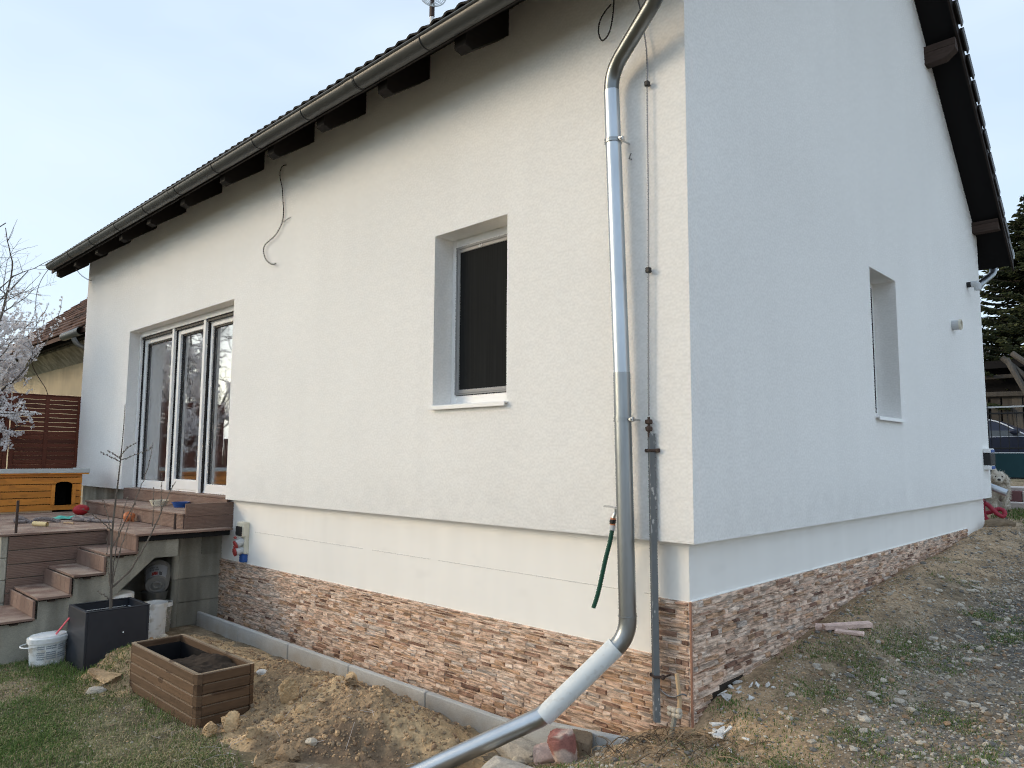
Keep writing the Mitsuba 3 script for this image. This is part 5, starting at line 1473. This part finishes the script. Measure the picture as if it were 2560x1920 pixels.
scene['straw'] = shape(cat(sw), 'm_pale')
labels['straw'] = {'label': 'bits of pale straw scattered over the mound', 'category': 'straw', 'kind': 'stuff'}

# ------------------------------------------------------------------ left background: fence, barn, trees


def slat_panel(F, ya, yb, x=-12.30, zb=1.0, zt=2.745):
    for y in (ya, yb - 0.055, (ya + yb) / 2 - 0.03):
        part(F, 'stile', box(x - 0.01, x + 0.035 - 0.010 * (abs(y - (ya + yb) / 2 + 0.03) < 1e-6), y, y + 0.06, zb, zt, 0.004), 'm_fence', tone=rng.random())
    z = zb
    k = 0
    while z < zt - 0.05:
        hgt = 0.070
        gap = 0.0075 if z > 2.04 else 0.0006
        part(F, 'slat', box(x - 0.006, x + 0.016, ya + 0.055, yb - 0.05, z, z + hgt, 0.006), 'm_fence', tone=rng.random())
        z += hgt + gap
        k += 1
    part(F, 'top_rail', box(x - 0.012, x + 0.037, ya, yb, zt, zt + 0.018, 0.003), 'm_fence', tone=rng.random())


FE = thing('slat_fence', 'reddish brown horizontal slat fence panel joined to the house wall', 'fence')
slat_panel(FE, -1.015, 0.03)
FE = thing('slat_fence', 'second reddish brown slat fence panel, half hidden behind white blossom', 'fence')
slat_panel(FE, -2.12, -1.045)
FE = thing('slat_fence', 'third reddish brown slat fence panel reflected in the terrace door', 'fence')
slat_panel(FE, -3.25, -2.15, zt=2.05)
FE = thing('slat_fence', 'far reddish brown slat fence panel, last of the row reflected in the door', 'fence')
slat_panel(FE, -5.4, -3.28, zt=2.05)

BA = thing('barn', 'old cream plastered barn with mossy red tiled roof behind the fence', 'barn')
part(BA, 'wall', box(-24.0, -13.6, 0.85, 5.5, -0.4, 4.30, 0), 'm_barnwall')
part(BA, 'cornice', extrude(P([(0.85, 3.72), (0.55, 4.02), (0.55, 4.12), (0.85, 4.12)]), 10.4, 'yz', -24.0), 'm_concrete', tone=0.9, label='weathered sloping cornice under the barn eave')
part(BA, 'eaves_board', box(-24.2, -12.9, 0.22, 0.55, 4.07, 4.12, 0.0), 'm_soffit')
part(BA, 'fascia', box(-24.2, -12.9, 0.20, 0.235, 3.95, 4.10, 0.0), 'm_soffit')
sl2 = math.radians(42)
RB = part(BA, 'roof', extrude(P([(0.02, 4.03), (3.2, 4.03 + 3.18 * math.tan(sl2)), (3.2, 3.95 + 3.18 * math.tan(sl2)), (0.02, 3.95)]), 8.4, 'yz', -20.7), 'm_oldtile', tone=0.2)
for c_ in range(14):
    y_, z_ = 0.0 + 0.27 * c_ * math.cos(sl2), 4.045 + 0.27 * c_ * math.sin(sl2)
    n_ = 0
    ms, us = [], []
    for i in range(40):
        xa = -20.85 + 0.205 * (i + 0.5 * (c_ % 2)) + 0.0
        if xa > -12.4:
            continue
        m = rot(box(0, 0.198, 0, 0.33, 0, 0.026, 0.004), (1, 0, 0), 42 - 6)
        m = move(m, xa, y_ + rng.normal(0, 0.006), z_ + rng.normal(0, 0.003))
        q = np.array([xa, y_, z_]) - EYE
        if i >= 16 and c_ < 11:
            part(RB, 'roof_tile', m, 'm_oldtile', tone=rng.random())
        else:
            ms.append(m)
            us.append(np.tile([[rng.random(), rng.random()]], (len(m.vertices), 1)))
    if ms:
        part(RB, 'far_tiles', cat(ms), 'm_oldtile', kind='stuff', uv=np.vstack(us))
part(BA, 'gutter', cat(rot(lathe([(0.07, 0), (0.075, 0), (0.075, 1.05), (0.07, 1.05)], 24), (0, 1, 0), 90).apply_translation((-13.45, -0.02, 3.97))), 'm_gutter', label='dull zinc gutter end on the barn eave')
part(BA, 'downpipe', tube(bend([(-12.9, 0.0, 3.9), (-12.9, 0.05, 3.78), (-12.85, 0.7, 3.55), (-12.85, 0.75, 2.0)], 0.1, 6), 0.045, 14), 'm_zinc_dull', smooth=40)
part(BA, 'eave_cable', tube(curve([(-17.0, 0.25, 3.92), (-16.9, 0.4, 3.5), (-16.6, 0.5, 3.2), (-16.2, 0.5, 2.9), (-16.0, 0.5, 2.82)], 30), 0.010, 6), 'm_rusty', smooth=40)
solo('gutter_wire', tube(curve([(-12.33, -0.60, 5.0), (-12.6, -0.7, 4.6), (-12.9, -0.62, 4.2), (-13.2, -0.5, 3.6)], 40), 0.006, 6), 'm_wire', 'thin wire hanging down from the left end of the gutter', 'wire', smooth=40)
solo('corner_wire', tube(curve([(-11.9, -0.30, 4.98), (-12.0, -0.12, 4.86), (-12.05, 0.0, 4.84)], 14), 0.006, 6), 'm_wire', 'short wire from the eave to the left end of the facade', 'wire', smooth=40)


def grow(base, direction, length, r0, depth, seed, spread_=0.75, kids=(3, 5), droop=0.0, up=0.12):
    """limbs as lists of (points, radii); the last level are twigs"""
    r = np.random.default_rng(seed)
    out = []

    def go(p, d, ln, rad, lev):
        n = 6 if lev < depth else 5
        pts, q, dd = [p], p.copy(), d.copy()
        for i in range(n):
            dd = dd + r.normal(0, 0.13, 3) + np.array([0, 0, up - droop * (lev >= 2)])
            dd /= np.linalg.norm(dd)
            q = q + dd * ln / n
            pts.append(q.copy())
        out.append((lev, np.array(pts), np.linspace(rad, rad * (0.55 if lev < depth else 0.4), n + 1)))
        if lev >= depth:
            return
        k = r.integers(kids[0], kids[1] + 1)
        for i in range(k):
            s = r.uniform(0.25, 1.0)
            j = min(int(s * n), n)
            v = r.normal(0, 1, 3)
            v -= dd * (v @ dd)
            v /= np.linalg.norm(v)
            nd = dd * r.uniform(0.4, 0.9) + v * spread_ * r.uniform(0.7, 1.25)
            nd /= np.linalg.norm(nd)
            go(pts[j], nd, ln * r.uniform(0.45, 0.72), rad * r.uniform(0.42, 0.6), lev + 1)
        go(pts[-1], dd, ln * 0.7, rad * 0.55, lev + 1)

    go(np.asarray(base, float), np.asarray(direction, float) / np.linalg.norm(direction), length, r0, 0)
    return out


def limb_meshes(limbs, lo, hi, n):
    return [tube(p, r_, n if lev < 2 else 4, False) for lev, p, r_ in limbs if lo <= lev <= hi]


PLUM = thing('blossom_tree', 'plum tree with dark twigs and white blossom at the left edge', 'tree')
lim = grow((-12.95, -2.55, 1.2), (0.10, 0.50, 1.0), 1.9, 0.065, 4, 12, 0.85, (3, 4), 0.03, 0.08)
part(PLUM, 'trunk', tube([(-12.95, -2.55, -0.35), (-12.98, -2.56, 0.5), (-12.95, -2.55, 1.25)], [0.11, 0.09, 0.078], 12), 'm_bark', tone=0.2, smooth=40)
lim += grow((-12.9, -2.2, 2.0), (0.25, 0.85, 0.35), 1.25, 0.022, 3, 15, 0.8, (4, 5), 0.06, 0.03)
lim += grow((-12.9, -2.2, 1.8), (0.35, 0.80, 0.05), 1.0, 0.02, 3, 19, 0.8, (4, 5), 0.05, 0.03)
lim += grow((-12.95, -2.3, 2.6), (0.0, 0.75, 0.75), 1.5, 0.026, 4, 23, 0.75, (3, 4), 0.0, 0.06)
lim += grow((-12.95, -2.3, 3.2), (-0.05, 0.80, 0.70), 1.6, 0.026, 4, 29, 0.8, (3, 4), 0.0, 0.03)
lim += grow((-12.95, -2.3, 3.6), (0.05, 0.70, 0.80), 1.5, 0.026, 4, 41, 0.8, (3, 4), 0.0, 0.02)


def clear(p):
    return p[-1][1] < -0.10 - 0.0 and p[-1][0] > -13.4


lim = [l for l in lim if (l[1][:, 1] - np.interp(l[1][:, 2], [0, 2.2, 3.2, 4.0, 4.6, 5.3, 5.7, 6.2, 9], [-0.95, -0.85, -0.68, -0.50, -0.33, -0.6, -1.2, -2.2, -2.2])).max() < 0.0]
part(PLUM, 'branches', cat(limb_meshes(lim, 0, 1, 7)), 'm_bark', tone=0.15, smooth=50)
part(PLUM, 'twigs', cat(limb_meshes(lim, 2, 9, 4)), 'm_bark', tone=0.4, kind='stuff')
r = np.random.default_rng(77)
cen = []
for lev, p, rr in lim:
    if lev < 2:
        continue
    for a, b in zip(p, p[1:]):
        zc = (a[2] + b[2]) / 2
        rate = 5.0 * sstep(4.7, 3.2, zc) + 0.10
        for k in range(r.poisson(rate)):
            cen.append(a + (b - a) * r.random() + r.normal(0, 0.012, 3))
cen = np.array(cen[:26000])
n = len(cen)
# each flower: two crossed, cupped petal fans
R = np.linalg.qr(r.normal(size=(n, 3, 3)))[0]
s = r.uniform(0.015, 0.024, n)
pet = []
k5 = np.arange(5) * 2 * np.pi / 5
rim = np.stack([np.cos(k5), np.sin(k5), 0.45 + 0 * k5], 1)
V = np.concatenate([np.zeros((1, 3)), rim])[None] * s[:, None, None]
V = np.einsum('nij,nkj->nki', R, V) + cen[:, None]
F = np.array([[0, 1 + i, 1 + (i + 1) % 5] for i in range(5)])
F = (F[None] + np.arange(n)[:, None, None] * 6).reshape(-1, 3)
part(PLUM, 'blossom', trimesh.Trimesh(V.reshape(-1, 3), F, process=False), 'm_petal', kind='stuff', uv=np.repeat(r.random((n, 2)), 6, 0))

BT = thing('bare_tree', 'leafless dark tree standing behind the blossom at the left edge', 'tree')
lim = grow((-17.2, -1.6, 1.4), (0.10, 0.02, 1.0), 1.7, 0.07, 5, 5, 0.9, (3, 4), 0.0, 0.03)
part(BT, 'trunk', tube([(-17.2, -1.2, -0.4), (-17.2, -1.2, 1.7)], [0.15, 0.105], 10), 'm_bark', tone=0.1, smooth=40)
part(BT, 'branches', cat(limb_meshes(lim, 0, 2, 6)), 'm_bark', tone=0.1, smooth=50)
part(BT, 'twigs', cat(limb_meshes(lim, 3, 9, 4)), 'm_bark', tone=0.05, kind='stuff')
for i, (x, y, hh, sd, lab) in enumerate(((-19.5, -4.2, 2.6, 31, 'bare tree seen reflected in the left leaf of the terrace door'), (-18.0, -5.6, 3.0, 33, 'bare tree seen reflected in the middle leaf of the terrace door'), (-16.5, -5.9, 3.4, 35, 'tall bare tree seen reflected in the right leaf of the terrace door'), (-23, -6.5, 2.8, 37, 'farthest bare tree reflected in the terrace door'))):
    B = thing('bare_tree', lab, 'tree')
    lim = grow((x, y, 1.2), (0.05, 0.03, 1.0), hh, 0.07, 4, sd, 0.9, (2, 4), 0.0, 0.05)
    part(B, 'trunk', tube([(x, y, -0.5), (x, y, 1.3)], [0.14, 0.105], 8), 'm_bark', tone=0.1, smooth=40)
    part(B, 'branches', cat(limb_meshes(lim, 0, 2, 5)), 'm_bark', tone=0.1)
    part(B, 'twigs', cat(limb_meshes(lim, 3, 9, 4)), 'm_bark', tone=0.05, kind='stuff')
HG = thing('hedge', 'dark bare hedge behind the fence reflected in the terrace door', 'hedge')
lim = []
for i in range(16):
    lim += grow((-15.2 - 0.5 * i, -3.2 - 0.32 * i + 0.3 * rng.normal(), -0.3), (0.1 * rng.normal(), 0.1 * rng.normal(), 1), 0.75, 0.02, 3, 200 + i, 0.8, (3, 4), 0, 0.05)
part(HG, 'twigs', cat([tube(p, r_, 4, False) for _, p, r_ in lim]), 'm_bark', tone=0.05, kind='stuff')

# ------------------------------------------------------------------ right background: dog, step, fence, car, shed, spruce
GS = thing('garden_step', 'low garden step of pale slabs with a dark purple kerb behind the dog', 'step')
part(GS, 'slab', box(-2.2, 1.6, 9.80, 10.5, 1.10, 1.30, 0.01), 'm_pale')
part(GS, 'kerb', box(-2.2, 0.12, 9.62, 9.79, 0.85, 1.25, 0.01), 'm_purple', label='dark purple kerb stone')
part(GS, 'kerb', box(0.13, 1.6, 9.62, 9.79, 0.85, 1.25, 0.01), 'm_pale')
part(GS, 'lower_slab', box(-2.2, 1.3, 9.30, 9.61, 0.80, 1.085, 0.01), 'm_pale')

DG = thing('dog', 'fluffy white dog peering round the far corner of the house', 'dog')


def limb(a, b, ra, rb):
    s1_, s2_ = trimesh.creation.icosphere(subdivisions=2, radius=ra), trimesh.creation.icosphere(subdivisions=2, radius=rb)
    pts = np.vstack([s1_.vertices + np.asarray(a), s2_.vertices + np.asarray(b)])
    return man(trimesh.convex.convex_hull(pts))


dx, dy, dz = -0.055, 9.05, 1.02
f2 = np.array([EYE[0] - dx, EYE[1] - dy, 0])
f2 /= np.linalg.norm(f2)
l2 = np.array([-f2[1], f2[0], 0])


def dogp(f_, s_, z_):
    return np.array([dx, dy, dz]) + f2 * f_ + l2 * s_ + np.array([0, 0, z_])


bones = [((0.02, 0.0, 0.30), (-0.20, -0.02, 0.31), 0.115, 0.105), ((-0.20, -0.02, 0.31), (-0.42, -0.05, 0.32), 0.105, 0.11), ((0.02, 0, 0.32), (0.08, 0.0, 0.42), 0.09, 0.075),
         ((0.10, 0.0, 0.445), (0.145, 0.0, 0.445), 0.088, 0.075), ((0.16, 0.0, 0.42), (0.225, 0.0, 0.405), 0.050, 0.036), ((0.09, 0.075, 0.46), (0.10, 0.10, 0.38), 0.032, 0.028), ((0.09, -0.075, 0.46), (0.10, -0.10, 0.38), 0.032, 0.028),
         ((0.03, 0.06, 0.26), (0.03, 0.065, 0.13), 0.055, 0.040), ((0.03, 0.065, 0.13), (0.03, 0.065, 0.03), 0.040, 0.036), ((0.03, 0.065, 0.025), (0.065, 0.067, 0.022), 0.036, 0.028),
         ((0.03, -0.06, 0.26), (0.03, -0.065, 0.13), 0.055, 0.040), ((0.03, -0.065, 0.13), (0.03, -0.065, 0.03), 0.040, 0.036), ((0.03, -0.065, 0.025), (0.065, -0.067, 0.022), 0.036, 0.028),
         ((-0.40, 0.05, 0.28), (-0.36, 0.07, 0.16), 0.075, 0.05), ((-0.36, 0.07, 0.16), (-0.45, 0.07, 0.10), 0.045, 0.035), ((-0.45, 0.07, 0.10), (-0.43, 0.07, 0.03), 0.034, 0.034),
         ((-0.40, -0.12, 0.28), (-0.36, -0.13, 0.16), 0.075, 0.05), ((-0.36, -0.13, 0.16), (-0.45, -0.13, 0.10), 0.045, 0.035), ((-0.45, -0.13, 0.10), (-0.43, -0.13, 0.03), 0.034, 0.034),
         ((-0.48, -0.05, 0.36), (-0.58, -0.05, 0.46), 0.035, 0.03), ((-0.58, -0.05, 0.46), (-0.54, -0.05, 0.54), 0.035, 0.03)]
bod = m3.Manifold()
for a, b, ra, rb in bones:
    bod += limb(dogp(*a), dogp(*b), ra, rb)
bod = bod.refine_to_length(0.014)
bm = bod.to_mesh()
bt = trimesh.Trimesh(bm.vert_properties[:, :3], bm.tri_verts, process=True)
trimesh.smoothing.filter_taubin(bt, iterations=12)
nv = bt.vertex_normals
q = np.asarray(bt.vertices)
bt.vertices = q + nv * (0.020 * (meshkit.fbm(q * [40, 40, 22], 3, 4) - 0.4))[:, None]
part(DG, 'body', bt, 'm_fur', tone=0.5, smooth=True)
r = np.random.default_rng(9)
fi = r.choice(len(bt.faces), 9000, p=bt.area_faces / bt.area_faces.sum())
w = r.dirichlet((1, 1, 1), 9000)
q = np.einsum('nk,nkj->nj', w, bt.vertices[bt.faces[fi]])
nn = bt.face_normals[fi]
hd = nn * 0.6 + np.array([0, 0, -0.75]) + r.normal(0, 0.35, (9000, 3))
hd /= np.linalg.norm(hd, axis=1, keepdims=True)
face_ = (q - dogp(0.2, 0, 0.43)) @ f2 > -0.03
ln = np.where(face_ & (q[:, 2] > dz + 0.36), 0.014, r.uniform(0.022, 0.05, 9000))
sd = np.cross(hd, nn)
sd /= np.linalg.norm(sd, axis=1, keepdims=True) + 1e-9
V = np.stack([q - sd * 0.003, q + sd * 0.003, q + hd * ln[:, None] + nn * 0.006], 1).reshape(-1, 3)
part(DG, 'fur', trimesh.Trimesh(V, np.arange(27000).reshape(-1, 3), process=False), 'm_fur', kind='stuff', uv=np.repeat(r.random((9000, 2)), 3, 0))
for s_ in (-0.038, 0.038):
    part(DG, 'eye', move(trimesh.creation.icosphere(subdivisions=2, radius=0.013), *dogp(0.200, s_, 0.462)), 'm_black', smooth=True)
part(DG, 'nose', trimesh.Trimesh(trimesh.creation.icosphere(subdivisions=2).vertices * [0.022, 0.022, 0.017] + dogp(0.262, 0, 0.418), trimesh.creation.icosphere(subdivisions=2).faces), 'm_black', smooth=True)
part(DG, 'mouth', tube([dogp(0.243, -0.028, 0.388), dogp(0.256, 0, 0.393), dogp(0.243, 0.028, 0.388)], 0.004, 6), 'm_black')

MF = thing('metal_fence', 'dark metal bar fence with green shade cloth along its foot', 'fence')
for k, z in enumerate((2.765, 2.64, 1.955, 1.865, 1.38)):
    part(MF, 'rail', box(-4.0, 1.0, 12.985, 13.015, z - 0.016, z + 0.016, 0.004), 'm_black' if k not in (0, 3) else 'm_lightgrey')
for i in range(26):
    x = -2.9 + 0.145 * i
    part(MF, 'bar', tube([(x, 13.03, 1.34), (x, 13.03, 2.70)], 0.008, 6), 'm_black', smooth=40)
for x in (-3.0, -0.93, 0.95):
    part(MF, 'post', box(x - 0.03, x + 0.03, 12.95, 13.01, 1.2, 2.80, 0.004), 'm_black')
g = grid(np.linspace(-4, 1.0, 120), np.linspace(1.395, 1.858, 12), lambda X, Y: 12.97 + 0.012 * np.sin(X * 9 + 2 * Y) + 0.02 * (meshkit.fbm(np.stack([X * 3, Y * 3, 0 * X], -1), 3, 2) - 0.5))
g = trimesh.Trimesh(g.vertices[:, [0, 2, 1]], g.faces, process=False)
part(MF, 'shade_cloth', g, 'm_shade', smooth=True, label='dark green shade cloth tied to the fence')

CA = thing('parked_car', 'dark blue saloon car parked behind the metal fence', 'car')
sidep = [(-2.3, 0.45), (-2.32, 0.75), (-2.2, 0.93), (-1.7, 1.0), (-1.15, 1.03), (-0.55, 1.38), (0.1, 1.45), (0.55, 1.40), (1.28, 1.02), (2.0, 0.90), (2.25, 0.75), (2.3, 0.45), (1.85, 0.30), (-1.9, 0.30)]
lower = P([p for p in sidep if p[1] < 1.2]).buffer(0.04).buffer(-0.04)
CX, CY, CZ = -1.68, 15.6, 1.20
part(CA, 'body', move(extrude(lower, 1.75, 'xz', -0.87), CX, CY, CZ), 'm_car', smooth=30)
cab = np.array([(-1.25, -0.80, 1.00), (1.30, -0.80, 1.00), (1.30, 0.80, 1.00), (-1.25, 0.80, 1.00), (-0.50, -0.60, 1.40), (0.45, -0.60, 1.42), (0.45, 0.60, 1.42), (-0.50, 0.60, 1.40), (0.0, -0.58, 1.46), (0.0, 0.58, 1.46)])
part(CA, 'cabin', move(trimesh.convex.convex_hull(cab), CX, CY, CZ), 'm_car')
win = np.array([(-0.95, 1.045), (1.10, 1.045), (0.42, 1.375), (-0.42, 1.36)])


def cabside(pts, out):
    """points given along the car and up, laid on the cabin's leaning side"""
    q = np.array([(x, -0.80 + 0.5 * (z - 1.0) - out, z) for x, z in pts])
    return q


wv = cabside(win, 0.004)
part(CA, 'side_window', move(trimesh.Trimesh(wv, [(0, 1, 2), (0, 2, 3)], process=False), CX, CY, CZ), 'm_carglass')
part(CA, 'roof_trim', move(tube(curve(cabside([(-1.12, 1.04), (-0.5, 1.39), (0.0, 1.425), (0.48, 1.395), (0.95, 1.15), (1.22, 1.02)], 0.015), 30), 0.014, 8), CX, CY, CZ), 'm_chrome', smooth=40, label='bright trim strip along the roof edge')
part(CA, 'belt_trim', move(tube(cabside([(-1.15, 1.022), (1.25, 1.018)], 0.03), 0.012, 8), CX, CY, CZ), 'm_chrome', label='bright trim strip under the side window')
part(CA, 'pillar', move(tube(cabside([(0.05, 1.03), (0.02, 1.40)], 0.006), 0.022, 6), CX, CY, CZ), 'm_black')
mir = rock((0.10, 0.055, 0.065), 5, 3, 0.05)
part(CA, 'mirror', move(cat(mir, box(-0.04, 0.05, -0.02, 0.1, -0.08, -0.05, 0.01)), CX + 0.92, CY - 0.93, CZ + 1.13), 'm_car', smooth=40)
part(CA, 'door_handle', move(box(-0.12, 0.06, -0.895, -0.868, 0.86, 0.885, 0.008), CX, CY, CZ), 'm_chrome')
for x in (-1.45, 1.42):
    wl = part(CA, 'wheel', move(tube([(x, -0.88, 0.32), (x, -0.66, 0.32)], 0.315, 28), CX, CY, CZ - 0.02), 'm_black', smooth=40)
    part(wl, 'rim', move(tube([(x, -0.89, 0.32), (x, -0.86, 0.32)], 0.21, 20), CX, CY, CZ - 0.02), 'm_lightgrey', smooth=40)

SH = thing('old_shed', 'weathered grey plank shed under the spruce', 'shed')
for i in range(22):
    x = -4.2 + 0.24 * i
    hgt = 1.45 + 0.12 * rng.random()
    if i in (14, 19):
        continue
    part(SH, 'plank', rot(box(x, x + 0.21, 18.0, 18.03, 1.2, 1.85 + hgt, 0.004), (0, 1, 0), rng.uniform(-1, 1), (x, 18, 1.3)), 'm_oldplank', tone=rng.random())
part(SH, 'back', box(-4.3, 1.2, 18.3, 18.35, 1.0, 4.3, 0.0), 'm_soffit')
part(SH, 'roof', box(-4.5, 1.4, 17.8, 21.0, 4.05, 4.15, 0.0), 'm_soffit')
part(SH, 'beam', rot(box(-4.4, 1.4, 17.88, 17.98, 3.32, 3.44, 0.01), (0, 1, 0), 1.5, (-1, 18, 3.3)), 'm_oldplank', tone=0.5)
part(SH, 'beam', rot(box(-4.4, 1.4, 17.9, 17.97, 3.80, 3.90, 0.01), (0, 1, 0), -1, (-1, 18, 3.8)), 'm_oldplank', tone=0.3)
for i, (a, b) in enumerate((((-1.35, 17.3, 4.25), (-0.55, 17.2, 3.35)), ((-1.25, 17.2, 4.2), (-0.75, 17.1, 3.05)), ((-1.15, 17.35, 4.35), (-0.2, 17.2, 3.4)))):
    solo('leaning_beam', tube([a, b], 0.07, 8), 'm_oldplank', ('split grey beam leaning under the spruce, leftmost of three', 'grey beam leaning under the spruce, steepest of three', 'grey beam leaning under the spruce, rightmost of three')[i], 'beam', tone=0.5 + 0.25 * i)
solo('earth_bank', trimesh.Trimesh(rock((3.0, 0.7, 0.55), 8, 4, 0.3).vertices + [0.2, 17.0, 1.9], rock((3.0, 0.7, 0.55), 8, 4, 0.3).faces), 'm_mound', 'bank of brown earth behind the parked car', 'earth bank', smooth=True)

SP = thing('spruce_tree', 'large dark green spruce behind the far corner of the house', 'tree')
sx0, sy0 = -0.55, 20.6
part(SP, 'trunk', tube([(sx0, sy0, 1.0), (sx0, sy0, 6.0), (sx0, sy0, 9.7)], [0.22, 0.15, 0.02], 10), 'm_bark', tone=0.3, smooth=40)
r = np.random.default_rng(3)
bm_, quads, tones = [], [], []
for z in np.arange(3.6, 9.5, 0.075):
    reach = 0.2 + 3.0 * (max(9.7 - z, 0.01) / 5.9) ** 0.8
    for k in range(8):
        a = r.uniform(0, 6.28)
        zj = z + r.uniform(-0.1, 0.1)
        dr0 = r.uniform(0.12, 0.42)
        if math.sin(a) > 0.75:
            continue
        L_ = reach * r.uniform(0.72, 1.1)
        d = np.array([math.cos(a), math.sin(a), 0])
        s = np.linspace(0, 1, 8)
        pts = np.array([sx0, sy0, zj]) + d * (L_ * s)[:, None] + np.array([0, 0, 1]) * (L_ * (-dr0 * s + 0.20 * s ** 3) + 0.02)[:, None]
        bm_.append(tube(pts, np.linspace(0.022, 0.006, 8), 4, False))
        per = np.array([-d[1], d[0], 0])
        for s_ in np.arange(0.18, 1.02, 0.045 / max(L_, 0.4) * 1.7):
            p0 = np.array([np.interp(s_, s, pts[:, j]) for j in range(3)])
            for sg_ in (-1, 1):
                lt = 0.30 * (1 - 0.45 * s_) * r.uniform(0.7, 1.25)
                dr_ = per * sg_ * r.uniform(0.6, 1) + d * r.uniform(0.3, 0.9) + np.array([0, 0, r.uniform(-0.55, 0.10)])
                dr_ /= np.linalg.norm(dr_)
                n_ = np.cross(dr_, r.normal(size=3))
                n_ /= np.linalg.norm(n_)
                w_ = r.uniform(0.030, 0.050)
                tone = np.clip(0.25 + 0.5 * s_ * r.random() + 0.2 * r.random(), 0, 1)
                e = p0 + dr_ * lt
                mi_ = p0 + dr_ * lt * 0.5
                quads.append(np.array([p0, mi_ + n_ * w_, e, mi_ - n_ * w_]))
                n2 = np.cross(dr_, n_)
                quads.append(np.array([p0, mi_ + n2 * w_, e, mi_ - n2 * w_]))
                tones += [tone, tone * 0.8]
part(SP, 'branches', cat(bm_), 'm_bark', tone=0.2, kind='stuff')
Q = np.array(quads)
o = np.arange(len(Q))[:, None] * 4
part(SP, 'needles', trimesh.Trimesh(Q.reshape(-1, 3), np.vstack([o + [0, 1, 2], o + [0, 2, 3]]), process=False), 'm_needle', kind='stuff', uv=np.repeat(np.stack([np.array(tones), np.zeros(len(Q))], 1), 4, 0))
labels.setdefault(SP + '__needles', {})
